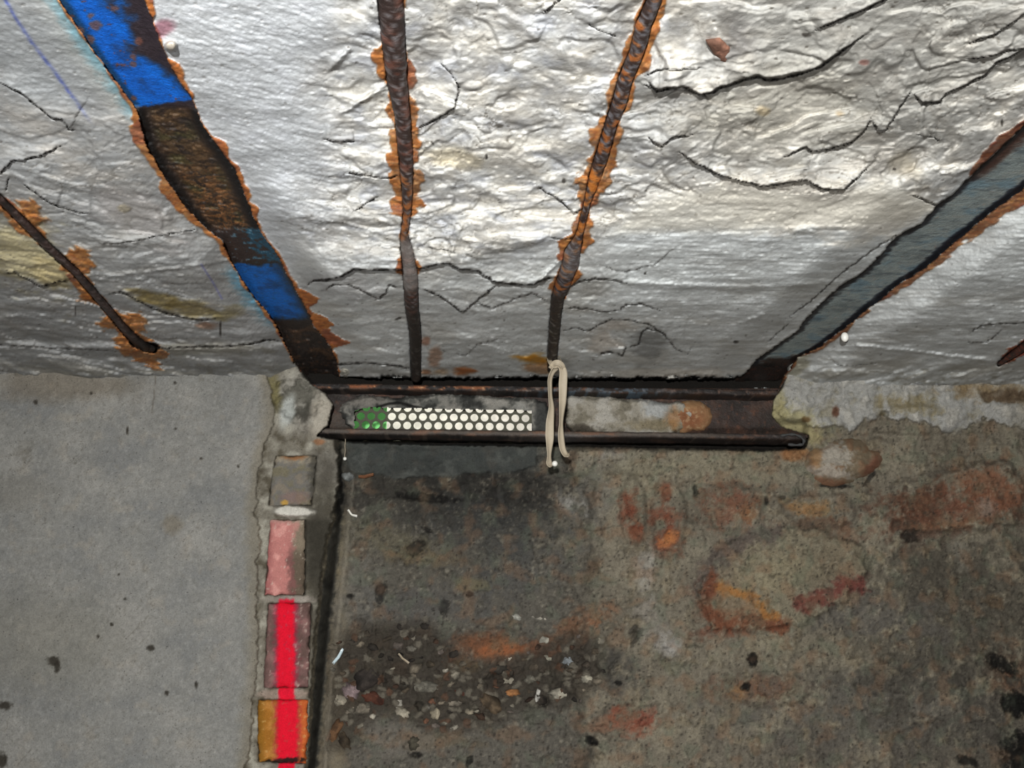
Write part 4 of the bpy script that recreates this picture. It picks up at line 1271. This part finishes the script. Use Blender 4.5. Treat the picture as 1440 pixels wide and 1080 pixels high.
def cell_keep(m):
    return m[:-1, :-1] & m[1:, :-1] & m[:-1, 1:] & m[1:, 1:]


def vent_open(PX, PY, g=0.0, n=0):
    t = (PX - VENT[0]) / (VENT[2] - VENT[0])
    top = np.interp(PX, [497, 505, 520, 560, 640, 748], [580, 576.5, 573.5, 574.5, 576, 578])
    bot = 603.0 + 3.0 * t
    return (PX > VENT[0] + 2 - g + n) & (PX < VENT[2] - 1 + g) & (PY > top - g + n) & (PY < bot + g)


def make_web():
    PX, PY = chart_grid(440, 1136, 546, 614, 1.7)
    b = on_wall(PX, PY, -.045); X, Z = b[..., 0], b[..., 2]
    a = fbm(X * 20, Z * 20, 4, off=441); c = fbm(X * 90, Z * 90, 4, off=447)
    col = np.zeros(PX.shape + (3,)) + np.array([50, 38, 33.])
    mixc(col, (78, 54, 42), ss(0, .35, a) * .7); mixc(col, (30, 25, 22), ss(0, .35, -a) * .7); mixc(col, (104, 66, 48), ss(.2, .4, c) * .5)
    mixc(col, (70, 60, 54), ss(.1, .4, -c) * .4)
    mixc(col, (72, 64, 56), ss(520, 500, PX) * ss(575, 585, PY) * .7)
    f = -.045 + .0012 * a + .001 * c + .008 * ss(600, 612, PY)
    solid_from_chart('web', PX, PY, f, cell_keep(~vent_open(PX, PY, 3)), col, M_STEEL, lint, -.053)


def make_infill(name, polys, dark, parent, **k):
    xs = [p[0] for p in polys]; ys = [p[1] for p in polys]
    PX, PY = chart_grid(min(xs) - 6, max(xs) + 6, min(ys) - 5, max(ys) + 5, 1.25)
    b = on_wall(PX, PY, -.04); X, Z = b[..., 0], b[..., 2]
    a = fbm(X * 22, Z * 28, 4, off=451); c = fbm(X * 75, Z * 75, 4, off=457); e = fbm(X * 200, Z * 200, 3, off=459)
    m = polymask(PX, PY, polys, 3.5, a * 5 + c * 3)
    f = -.047 + .026 * m ** .6 + m * (.006 * a + .004 * c + .0015 * e)
    if dark:
        col = np.zeros(PX.shape + (3,)) + np.array([84, 84, 80.])
        mixc(col, (140, 136, 128), ss(-.05, .3, a + c * .5) * .7); mixc(col, (44, 44, 42), ss(.0, .35, -a + .5 * c) * .8)
        mixc(col, (134, 128, 120), blotch(PX, PY, 515, 563, 30, 9, -8, c, .5, .8) * .7)
        mixc(col, (150, 146, 138), blotch(PX, PY, 695, 564, 26, 7, 12, c, .5, .8) * .7)
        mixc(col, (142, 140, 134), blotch(PX, PY, 733, 572, 12, 6, 25, c, .4, .7) * .8)
        mixc(col, (60, 60, 58), ss(750, 756, PX) * .9)
        q, s, fr = polydist(PX, PY, [(530, 573), (545, 568), (560, 566), (580, 571), (600, 577)])
        mixc(col, (16, 15, 14), np.exp(-(q / 1.6) ** 2)); f -= .006 * np.exp(-(q / 1.6) ** 2)
    else:
        col = np.zeros(PX.shape + (3,)) + np.array([144, 138, 126.])
        mixc(col, (168, 164, 156), ss(0, .3, a) * .7); mixc(col, (104, 98, 84), ss(.0, .35, -a + .5 * c) * .7)
        mixc(col, (160, 162, 162), blotch(PX, PY, 925, 574, 20, 14, 10, c, .4, .8) * .8)
        mixc(col, (112, 100, 74), blotch(PX, PY, 925, 598, 40, 8, 0, c, .5, .8) * .6)
        mixc(col, (150, 96, 50), blotch(PX, PY, 948, 588, 12, 14, 0, c, .5, .8) * .5)
        mixc(col, (62, 56, 48), blotch(PX, PY, 812, 604, 26, 7, 0, c, .4, .8) * .85)
    solid_from_chart(name, PX, PY, f, cell_keep((m > .08) & ~vent_open(PX, PY, 0, c * 2)), col, M_WALL, parent, -.05, **k)


make_web()
make_infill('mortar_fill', [(480, 578), (490, 564), (510, 557), (560, 560), (610, 555), (650, 556), (690, 559), (735, 562), (768, 568), (774, 590), (774, 608), (740, 608), (640, 606), (560, 604), (497, 603), (486, 596)], True, lint,
            label='dark grey mortar around the perforated vent')
make_infill('mortar_fill', [(797, 559), (830, 558), (870, 561), (930, 566), (955, 566), (975, 575), (970, 600), (955, 609), (900, 610), (850, 609), (806, 609), (797, 600)], False, lint,
            label='pale mortar packed in the lintel right of the strap')


def lump_stone(name, cx, cy, rx, ry, front, thick, colr, mat, parent, seed, ang=0, n=22, colfn=None, wob=.55, **k):
    """irregular half-buried stone, dome over a ragged outline"""
    th = np.linspace(0, 2 * np.pi, 2 * n, endpoint=False); rr = np.linspace(0, 1, n // 2 + 1)
    A = radians(ang)
    out = 1 + wob * fbm(np.cos(th) * 1.6 + seed, np.sin(th) * 1.6 + seed * .7, 4)
    R_, T_ = np.meshgrid(rr, th, indexing='ij')
    lx = R_ * np.cos(T_) * rx * out[None]; ly = R_ * np.sin(T_) * ry * out[None]
    PX = cx + lx * math.cos(A) - ly * math.sin(A); PY = cy + lx * math.sin(A) + ly * math.cos(A)
    b = on_wall(PX, PY, front); X, Z = b[..., 0], b[..., 2]
    a = fbm(X * 40, Z * 40, 4, off=seed * 3.1); c = fbm(X * 120, Z * 120, 3, off=seed * 5.3)
    f = front + thick * (1 - R_ ** 3.2) + thick * .35 * a * (1 - R_ ** 4) + .0012 * c - .012 * (R_ > .999)
    V = on_wall(PX, PY, f)
    col = np.zeros(PX.shape + (3,)) + np.array(colr, float)
    if colfn is None:
        mixc(col, np.array(colr) * .62, ss(0, .4, a) * .8); mixc(col, np.minimum(np.array(colr) * 1.35, 235), ss(0, .4, -a + c) * .7)
    else:
        colfn(col, PX, PY, a, c)
    nr, nc = PX.shape
    i = np.arange(nr * nc).reshape(nr, nc); j = np.roll(i, -1, 1)
    Q = np.stack([i[:-1], i[1:], j[1:], j[:-1]], -1).reshape(-1, 4)[:, ::-1]
    return mesh_arrays(name, V.reshape(-1, 3), Q, mat, parent, colors=col.reshape(-1, 3), **k)


def ochre(col, PX, PY, a, c):
    mixc(col, (152, 116, 82), ss(-.1, .3, a)); mixc(col, (118, 74, 50), blotch(PX, PY, 968, 590, 20, 12, 0, c, .5) * .8); mixc(col, (180, 152, 118), ss(.15, .35, c) * .6)


lump_stone('stone', 971, 586, 33, 23, -.040, .022, (150, 112, 80), M_BRICK, lint, 4.2, -12, wob=.3, colfn=ochre, label='orange-brown stone wedged in the channel')


# ------------------------------------------------------------------ perforated vent
def make_vent():
    fr = -.058
    o = on_wall(522., 585.3, fr); e = on_wall(739., 589.2, fr)
    pitch = (e[0] - o[0]) / 15.0
    rad = pitch * .385
    rh = pitch * math.sqrt(3) / 2
    root = empty('vent_grille', (o[0] + pitch * 7.5, YW - fr, o[2] - 2 * rh), label='perforated metal vent strip with round holes showing daylight, set in the lintel', cat='vent')
    K = 24; th = np.arange(K) / K * 2 * np.pi
    hexr = (pitch / 2) / np.cos(((th + np.pi / 6) % (np.pi / 3)) - np.pi / 6)
    V = []; Q = []
    for r in (-2, -1, 0, 1, 2):
        for c in range(-3, 18):
            cx = o[0] + pitch * (c + (.5 if r % 2 else 0)); cz = o[2] + rh * r
            base = len(V)
            for (rr, y) in ((hexr, 0), (np.full(K, rad), 0), (np.full(K, rad), .0015), (hexr, .0015)):
                for k in range(K):
                    V.append((cx + rr[k] * math.cos(th[k]), YW - fr + y, cz + rr[k] * math.sin(th[k])))
            for ring in range(3):
                for k in range(K):
                    a = base + ring * K + k; b = base + ring * K + (k + 1) % K
                    Q.append((a, b, b + K, a + K))
    mesh_arrays('perforated_plate', V, Q, M_GRILLE, root, smooth=False)
    # folded frame lip behind the mortar
    x0 = o[0] - 3.6 * pitch; x1 = o[0] + 18.2 * pitch; z0 = o[2] - 2.8 * rh; z1 = o[2] + 2.8 * rh
    V = []; Q = []
    for (ax, az, bx, bz) in ((x0, z0, x1, z0 + .004), (x0, z1 - .004, x1, z1), (x0, z0, x0 + .004, z1), (x1 - .004, z0, x1, z1)):
        b = len(V)
        for y in (YW - fr - .002, YW - fr + .006):
            V += [(ax, y, az), (bx, y, az), (bx, y, bz), (ax, y, bz)]
        Q += [(b, b + 1, b + 2, b + 3), (b + 7, b + 6, b + 5, b + 4), (b, b + 4, b + 5, b + 1), (b + 1, b + 5, b + 6, b + 2), (b + 2, b + 6, b + 7, b + 3), (b + 3, b + 7, b + 4, b)]
    mesh_arrays('frame', V, Q, M_GRILLE, root, smooth=False)


make_vent()


# ------------------------------------------------------------------ beige strap tied round the bar
def ribbon(pts, widths, fronts, nseg=70, thick=.0016, nw=7):
    """curved ribbon: pts px, apparent widths px, fronts m; turns edge-on where it looks narrow"""
    pts = np.array(pts, float); n = len(pts)
    L = np.concatenate([[0], np.cumsum(np.hypot(*np.diff(pts, axis=0).T))])
    t = np.linspace(0, L[-1], nseg)

    def smooth(v):
        o = np.interp(t, L, v); kk = np.ones(7) / 7
        p = np.pad(o, 3, mode='edge'); return np.convolve(p, kk, 'valid')
    px, py, w, f = smooth(pts[:, 0]), smooth(pts[:, 1]), smooth(np.array(widths, float)), smooth(np.array(fronts, float))
    c = on_wall(px, py, f)
    s = (YW - f.mean()) / F
    T = np.gradient(c, axis=0); T /= np.linalg.norm(T, axis=1)[:, None]
    view = (c - CAM); view /= np.linalg.norm(view, axis=1)[:, None]
    A = np.cross(T, view); A /= np.linalg.norm(A, axis=1)[:, None]
    N_ = np.cross(A, T)
    wm = max(widths); ca = np.clip(w / wm, .15, 1); sa = np.sqrt(1 - ca ** 2)
    W_ = A * ca[:, None] + N_ * (sa * .7)[:, None]; Nn = np.cross(T, W_)
    Nn /= np.linalg.norm(Nn, axis=1)[:, None]
    u = np.linspace(-1, 1, nw)
    fr = c[:, None] + W_[:, None] * (u * wm * s / 2)[None, :, None] + Nn[:, None] * (.0022 * u ** 2 * 1.0)[None, :, None]
    bk = fr + Nn[:, None] * thick
    V = np.concatenate([fr, bk[:, ::-1]], 1); m = V.shape[1]
    cap0 = V[0].mean(0); cap1 = V[-1].mean(0)
    V = np.concatenate([np.repeat(cap0[None, None], m, 1), V, np.repeat(cap1[None, None], m, 1)], 0)
    i = np.arange(V.shape[0] * m).reshape(-1, m); j = np.roll(i, -1, 1)
    return V.reshape(-1, 3), np.stack([i[:-1], j[:-1], j[1:], i[1:]], -1).reshape(-1, 4)


def z620(x, y): return (620 + x / 6.0, 490 + y / 6.0)


strap = empty('hanging_strap', on_wall(781., 505., .18), label='beige flat strap knotted to the bar end, two twisted tails hanging over the lintel', cat='strap')
V, Q = ribbon([z620(*p) for p in [(985, 150), (950, 170), (922, 210), (908, 270), (912, 400), (925, 500), (915, 620), (915, 750), (905, 850), (903, 900), (903, 950), (912, 990), (945, 1000)]],
              [n / 6 for n in (40, 40, 36, 36, 30, 44, 68, 74, 44, 26, 40, 56, 34)], [.176, .180, .178, .170, .160, .155, .153, .150, .148, .146, .146, .150, .156], 110)
mesh_arrays('strap_tail', V, Q, M_STRAP, strap, label='left tail with curled tip')
V, Q = ribbon([z620(*p) for p in [(985, 140), (1010, 150), (1030, 200), (1028, 300), (1020, 450), (1008, 560), (1003, 630), (1002, 700), (1008, 780), (1018, 850), (1040, 900), (1066, 918), (1092, 905)]],
              [n / 6 for n in (40, 50, 66, 74, 60, 36, 28, 44, 52, 50, 46, 34, 18)], [.186, .188, .188, .182, .174, .166, .162, .158, .156, .154, .154, .160, .166], 110)
mesh_arrays('strap_tail', V, Q, M_STRAP, strap, label='right tail hooked at the tip')
V, Q = ribbon([z620(*p) for p in [(905, 70), (908, 105), (930, 135), (965, 150), (1000, 140), (1010, 110), (1000, 80)]],
              [n / 6 for n in (24, 30, 36, 44, 36, 28, 20)], [.150, .178, .186, .190, .188, .178, .150], 50)
mesh_arrays('strap_loop', V, Q, M_STRAP, strap)
V, Q = ribbon([z620(*p) for p in [(935, 175), (960, 130), (985, 120), (1012, 140), (1024, 175)]], [5, 7, 8, 7, 5], [.182, .190, .196, .192, .184], 40, thick=.004)
mesh_arrays('knot', V, Q, M_STRAP, strap)


def ball(name, px, py, front, r_px, mat, parent=None, squash=(1, 1, 1), **k):
    c = on_wall(px, py, front); r = r_px * (YW - front) / F
    n = 12; th = np.linspace(0, np.pi, n); ph = np.linspace(0, 2 * np.pi, 2 * n, endpoint=False)
    T_, P_ = np.meshgrid(th, ph, indexing='ij')
    V = np.stack([np.sin(T_) * np.cos(P_) * r * squash[0], np.sin(T_) * np.sin(P_) * r * squash[1], np.cos(T_) * r * squash[2]], -1) + c
    i = np.arange(n * 2 * n).reshape(n, 2 * n); j = np.roll(i, -1, 1)
    Q = np.stack([i[:-1], i[1:], j[1:], j[:-1]], -1).reshape(-1, 4)
    return mesh_arrays(name, V.reshape(-1, 3), Q, mat, parent, **k)


ball('end_bead', 780.2, 652, .160, 4.2, M_WHITE, strap, label='small glossy white bead at the strap tip')

# thread with a droplet below the left end of the lintel
thr = empty('hanging_thread', on_wall(488., 622., -.030), label='fine pale thread with a white droplet hanging under the left end of the lintel', cat='thread')
c = on_wall(np.linspace(485.5, 485, 14) + np.sin(np.arange(14)) * .3, np.linspace(617, 645, 14), -.030)
V, Q, sh = tube(c, np.full(14, .0007), 6, 1, flat_axis=(0, 1, 0)); mesh_arrays('thread', V, Q, M_STRAP, thr)
ball('droplet', 485, 645, -.030, 2.6, M_WHITE, thr)

# white-tipped peg beside the right beam
loc = on_ceiling(np.array(1191.), np.array(480.), 0)
peg = empty('ceiling_peg', loc, label='small white-tipped peg sticking out of the ceiling beside the grey-green beam', cat='peg')
a = np.array(loc); tip = on_ceiling(np.array(1188.), np.array(474.), .020)
pp = np.stack([a + (tip - a) * t for t in np.linspace(-.2, 1, 8)])
V, Q, sh = tube(pp, np.array([.006, .006, .0058, .005, .0045, .0048, .0055, .0045]), 10, 1, flat_axis=(0, 1, 0))
mesh_arrays('shank', V, Q, material('dark_peg', .7, .3, base=(46, 42, 38), bumps=()), peg)
n = 10; th = np.linspace(0, np.pi, n); ph = np.linspace(0, 2 * np.pi, 16, endpoint=False); T_, P_ = np.meshgrid(th, ph, indexing='ij')
V = np.stack([np.sin(T_) * np.cos(P_), np.sin(T_) * np.sin(P_), np.cos(T_) * 1.3], -1) * .0068 + tip
i = np.arange(n * 16).reshape(n, 16); j = np.roll(i, -1, 1)
mesh_arrays('tip', V.reshape(-1, 3), np.stack([i[:-1], i[1:], j[1:], j[:-1]], -1).reshape(-1, 4), M_WHITE, peg, label='white tip')


# ------------------------------------------------------------------ bricks of the pier
def brick(corners, front, colfn, seed, label=None):
    """corners px: tl, tr, br, bl"""
    nu, nv = 40, 64
    u = np.linspace(0, 1, nu); v = np.linspace(0, 1, nv); U, Vv = np.meshgrid(u, v)
    tl, tr, br, bl_ = [np.array(c, float) for c in corners]
    P = ((1 - U) * (1 - Vv))[..., None] * tl + (U * (1 - Vv))[..., None] * tr + (U * Vv)[..., None] * br + ((1 - U) * Vv)[..., None] * bl_
    PX, PY = P[..., 0], P[..., 1]
    b = on_wall(PX, PY, front); X, Z = b[..., 0], b[..., 2]
    a = fbm(X * 35, Z * 35, 4, off=seed); c = fbm(X * 120, Z * 120, 4, off=seed + 4)
    PX = PX + (a * 5 + c * 2.5) * (1 - 4 * U * (1 - U)) ; PY = PY + (a * 4 + c * 2) * (1 - 4 * Vv * (1 - Vv))
    ed = np.minimum(np.minimum(U, 1 - U) * 1.0, np.minimum(Vv, 1 - Vv) * 1.8)
    f = front - .007 * np.exp(-ed * 22) + .0022 * a + .0010 * c
    f[0] -= .035; f[-1] -= .035; f[:, 0] -= .035; f[:, -1] -= .035
    col = np.zeros(PX.shape + (3,)) + np.array([120, 100, 90.])
    colfn(col, PX, PY, a, c)
    return mesh_arrays('brick', on_wall(PX, PY, f).reshape(-1, 3), grid_faces(nv, nu), M_BRICK, WALL, colors=col.reshape(-1, 3), label=label)


def redpaint(col, PX, PY, a, c, x0=390, x1=415, top=841, k=1.0):
    m = ss(-3.5, 3.5, PX - x0 + c * 4) * ss(3.5, -3.5, PX - x1 + c * 4) * ss(-3, 3, PY - top + c * 4)
    mixc(col, (150, 24, 52), ss(-9, 0, PX - x0 + c * 8) * ss(9, 0, PX - x1 + c * 8) * ss(-3, 3, PY - top) * .45)
    mixc(col, (214, 10, 40), m * (.97 - .5 * ss(.25, .45, c)) * k)


def b_grey(col, PX, PY, a, c):
    col[:] = (104, 101, 96); mixc(col, (118, 110, 98), ss(0, .3, a)); mixc(col, (112, 104, 78), ss(0, .35, -a) * .6)
    mixc(col, (126, 98, 94), blotch(PX, PY, 415, 700, 20, 9, 0, c, .5) * .5); mixc(col, (150, 140, 122), ss(656, 644, PY + c * 8 + a * 8) * .8); mixc(col, (60, 57, 50), ss(430, 440, PX + a * 12 + c * 6) * .7)
    mixc(col, (138, 92, 56), blotch(PX, PY, 414, 642, 16, 5, 0, c, .5) * .8); mixc(col, (176, 138, 66), blotch(PX, PY, 400, 707, 5, 4, 0, c) * .9)


def b_pink(col, PX, PY, a, c):
    col[:] = (176, 116, 110); mixc(col, (200, 142, 134), ss(0, .3, a)); mixc(col, (150, 92, 90), ss(386, 378, PX + c * 4) * .7)
    mixc(col, (108, 74, 70), ss(399, 409, PX + a * 14 + c * 8) * ss(755, 785, PY + a * 24) * .9); mixc(col, (88, 80, 66), ss(412, 420, PX + a * 16 + c * 8) * .85)
    mixc(col, (150, 140, 120), ss(405, 420, PX + a * 10) * ss(790, 765, PY) * .5); mixc(col, (200, 190, 176), ss(.3, .45, c) * .5)
    mixc(col, (172, 160, 148), ss(738, 730, PY) * .5)


def b_brown(col, PX, PY, a, c):
    col[:] = (106, 80, 76); mixc(col, (130, 96, 92), ss(0, .3, a)); mixc(col, (84, 66, 60), ss(0, .35, -a) * .7); mixc(col, (176, 160, 148), ss(.24, .4, c + a * .3) * .6)
    redpaint(col, PX, PY, a, c, 390, 414)


def b_orange(col, PX, PY, a, c):
    col[:] = (150, 98, 34); mixc(col, (176, 122, 62), ss(0, .3, a) * .7); mixc(col, (120, 84, 22), ss(376, 366, PX) * .6); mixc(col, (190, 88, 44), ss(416, 424, PX) * .8)
    mixc(col, (200, 166, 110), ss(.28, .42, c) * .5); redpaint(col, PX, PY, a, c, 390, 418, 800)
    mixc(col, (30, 24, 18), blotch(PX, PY, 400, 1070, 28, 4, -5, c * 1.3, .3, .7) * .9)


brick([(386, 640), (447, 640), (440, 712), (376, 712)], .030, b_grey, 501, 'grey mortar-smeared brick, uppermost on the pier')
brick([(380, 730), (430, 730), (429, 838), (371, 838)], .030, b_pink, 511, 'pale pink brick')
brick([(376, 847), (440, 847), (434, 968), (370, 968)], .034, b_brown, 521, 'dark brown brick with a red spray-paint stripe')
brick([(362, 983), (434, 983), (432, 1075), (362, 1072)], .036, b_orange, 531, 'orange brick with a red spray-paint stripe')
brick([(358, 1086), (432, 1088), (428, 1200), (352, 1200)], .036, b_orange, 541)


# ------------------------------------------------------------------ bigger stones of the wall
def bulge(col, PX, PY, a, c):
    col[:] = (112, 98, 78); mixc(col, (126, 96, 72), ss(-.1, .3, a)); mixc(col, (170, 165, 156), blotch(PX, PY, 1170, 640, 26, 20, 10, c + a, .4, .8) * .9); mixc(col, (166, 158, 148), blotch(PX, PY, 1165, 664, 34, 8, 8, c, .4, .8) * .9)
    mixc(col, (120, 76, 54), blotch(PX, PY, 1150, 678, 40, 7, 6, c, .5, .8) * .8); mixc(col, (112, 62, 46), blotch(PX, PY, 1228, 655, 8, 18, 35, c, .5, .8) * .8)
    mixc(col, (154, 108, 62), blotch(PX, PY, 1148, 642, 8, 14, 0, c, .5, .8) * .7)
    mixc(col, (104, 94, 80), np.full(PX.shape, .3))


def bf(px, py): return wall_front(px, py)


lump_stone('stone', 1184, 650, 54, 32, bf(1186, 650) - .008, .034, (116, 100, 80), M_BRICK, WALL, 8.9, -8, n=60, wob=.24, colfn=bulge, label='bulging stone with pale plaster on it, right of the lintel end')
rng = random.Random(11)
PAL = [(116, 110, 98), (100, 92, 80), (78, 70, 60), (58, 52, 45), (92, 66, 52), (62, 47, 38), (140, 134, 122), (88, 80, 74), (44, 40, 36), (70, 62, 52)]
placed = []
named = [(493, 972, 16, 13, (140, 122, 122), 20), (515, 955, 16, 22, (58, 52, 48), 40), (548, 940, 10, 7, (152, 144, 128), 10), (476, 985, 11, 9, (150, 142, 126), 0), (529, 982, 22, 10, (92, 56, 44), 15), (505, 998, 22, 10, (112, 104, 92), -10),
         (566, 1003, 12, 8, (156, 148, 132), 20), (612, 1003, 8, 9, (158, 148, 128), 0), (561, 990, 6, 10, (168, 162, 150), 10), (716, 958, 10, 9, (158, 150, 134), 0), (720, 974, 13, 6, (150, 104, 66), 0), (756, 978, 4, 10, (184, 180, 172), 10), (787, 975, 17, 8, (150, 144, 130), -8),
         (652, 975, 24, 6, (80, 50, 40), 5), (690, 990, 20, 12, (92, 78, 62), 35), (760, 984, 14, 10, (54, 48, 42), 20), (775, 925, 22, 7, (134, 130, 116), -5), (765, 900, 12, 6, (150, 146, 134), 0), (800, 930, 10, 9, (120, 124, 126), 0), (725, 868, 9, 5, (170, 168, 158), 15), (757, 869, 15, 4, (158, 152, 140), 5),
         (700, 940, 16, 8, (60, 56, 50), 0), (826, 955, 10, 6, (158, 152, 136), 0), (470, 1030, 8, 22, (120, 88, 62), 25), (485, 1046, 9, 20, (70, 60, 48), -20), (582, 1045, 10, 12, (70, 66, 56), 0), (600, 966, 22, 9, (106, 102, 92), 0), (745, 955, 12, 7, (100, 96, 86), 0), (640, 988, 12, 6, (120, 112, 100), 0), (660, 1000, 8, 6, (150, 140, 122), 0)]
for cx, cy, rx, ry, cc, an in named:
    placed.append((cx, cy, max(rx, ry)))
    lump_stone('stone', cx, cy, rx, ry, bf(cx, cy) - .004, .009 * min(1.3, min(rx, ry) / 9), tuple(v * .86 for v in cc), M_WALL, WALL, rng.uniform(0, 90), an, n=14)
tries = 0
while len(placed) < 120 and tries < 3000:
    tries += 1
    x = rng.uniform(462, 852); y = rng.uniform(880, 1030)
    if not inside(np.array([x]), np.array([y]), RUBBLE_POLY)[0]:
        continue
    r = rng.choice([5, 5.5, 6, 7, 8.5])
    if any((x - a) ** 2 + (y - b) ** 2 < ((r + c) * .72) ** 2 for a, b, c in placed):
        continue
    placed.append((x, y, r))
    lump_stone('stone', x, y, r * rng.uniform(.9, 1.4), r * rng.uniform(.55, .9), bf(x, y) - .003, .006 * r / 6, rng.choice(PAL), M_WALL, WALL, rng.uniform(0, 90), rng.uniform(-40, 40), n=10)

# fallen bits lodged on the wall
def sliver(name, pts, front, w_px, mat, parent=None, thick=.002, **k):
    V, Q = ribbon(pts, [w_px * .6, w_px, w_px, w_px * .3], [front, front + .004, front + .008, front + .012], 16, thick=thick, nw=3)
    return mesh_arrays(name, V, Q, mat, parent, smooth=False, **k)


sliver('glass_sliver', [(469, 935), (474, 927), (480, 919), (485, 912)], bf(476, 925) + .004, 4, M_GLASS, label='thin shiny glass sliver stuck in the rubble at the foot of the jamb', cat='glass')
M_CHIP = material('chip_grey', .8, .3, base=(100, 102, 100), bumps=()); M_CHIPO = material('chip_orange', .8, .3, base=(112, 74, 50), bumps=())
lump_stone('slate_chip', 490, 670, 9, 7, bf(490, 670) + .002, .004, (104, 106, 104), M_WALL, None, 3.3, 12, n=10, label='small square grey slate chip lodged by the jamb below the lintel', cat='chip')
sliver('brick_splinter', [(504, 672), (510, 671), (518, 670), (527, 669)], bf(516, 670) + .002, 4.5, M_CHIPO, thick=.003, label='thin orange brick splinter lodged in the dark wall below the lintel', cat='splinter')
sliver('straw', [(559, 920), (564, 924), (570, 930), (575, 935)], bf(567, 928) + .003, 2.5, M_STRAP, thick=.002, label='short pale straw lying in the rubble band', cat='straw')
sliver('plaster_flake', [(488, 718), (494, 724), (499, 727), (503, 728)], bf(498, 725) + .002, 2.5, M_WHITE, thick=.003, label='little white plaster flake on the dark wall near the jamb', cat='flake')


# ------------------------------------------------------------------ brick-red shard and stones held in the ceiling
def ceiling_lump(name, cx, cy, rx, ry, thick, colr, seed, ang=0, n=14, poly=None, label=None, mat=M_WALL, flat=3.2, base=None, parent=CEIL):
    th = np.linspace(0, 2 * np.pi, 2 * n, endpoint=False); rr = np.linspace(0, 1, n // 2 + 1)
    A = radians(ang)
    out = 1 + .22 * fbm(np.cos(th) * 1.3 + seed, np.sin(th) * 1.3 + seed * .7, 3)
    if poly is not None:
        pc = np.array(poly, float); cx, cy = pc.mean(0); rel = pc - [cx, cy]
        res = []
        for t in th:
            dv = np.array([math.cos(t), math.sin(t)]); best = 1
            for k in range(len(rel)):
                p, q = rel[k], rel[(k + 1) % len(rel)]
                M = np.array([[dv[0], p[0] - q[0]], [dv[1], p[1] - q[1]]])
                if abs(np.linalg.det(M)) < 1e-9: continue
                s = np.linalg.solve(M, p)
                if s[0] > 0 and -1e-6 <= s[1] <= 1 + 1e-6: best = s[0]
            res.append(best)
        rx = ry = 1; out = np.array(res); A = 0
    R_, T_ = np.meshgrid(rr, th, indexing='ij')
    lx = R_ * np.cos(T_) * rx * out[None]; ly = R_ * np.sin(T_) * ry * out[None]
    PX = cx + lx * math.cos(A) - ly * math.sin(A); PY = cy + lx * math.sin(A) + ly * math.cos(A)
    b = on_ceiling(PX, PY); X, Y = b[..., 0], b[..., 1]
    a = fbm(X * 40, Y * 40, 4, off=seed * 3.1); c = fbm(X * 120, Y * 120, 3, off=seed * 5.3)
    f0 = ceil_drop(cx, cy) if base is None else base
    f = f0 + thick * (1 - R_ ** flat) + thick * .3 * a * (1 - R_ ** 4) + .001 * c - .012 * (R_ > .999)
    col = np.zeros(PX.shape + (3,)) + np.array(colr, float)
    mixc(col, np.array(colr) * .7, ss(0, .4, a) * .8); mixc(col, np.minimum(np.array(colr) * 1.25, 235), ss(0, .4, -a + c) * .7)
    nr, nc = PX.shape; i = np.arange(nr * nc).reshape(nr, nc); j = np.roll(i, -1, 1)
    Q = np.stack([i[:-1], i[1:], j[1:], j[:-1]], -1).reshape(-1, 4)[:, ::-1]
    return mesh_arrays(name, on_ceiling(PX, PY, f).reshape(-1, 3), Q, mat, parent, colors=col.reshape(-1, 3), label=label)


ceiling_lump('brick_shard', 0, 0, 0, 0, .007, (128, 92, 76), 2.2, poly=[(988, 54), (1012, 50), (1030, 66), (1025, 92), (1014, 90), (1002, 76)], label='triangular brick-red shard', mat=M_BRICK)
for cx, cy, rx, ry, cc, s in [(486, 524, 9, 8, (170, 166, 154), 1.1), (504, 524, 12, 8, (160, 152, 132), 2.9), (547, 523, 13, 8, (158, 148, 128), 3.7), (570, 528, 12, 5, (116, 114, 108), 5.1)]:
    ceiling_lump('stone', cx, cy, rx, ry, .010, cc, s, base=-.004)
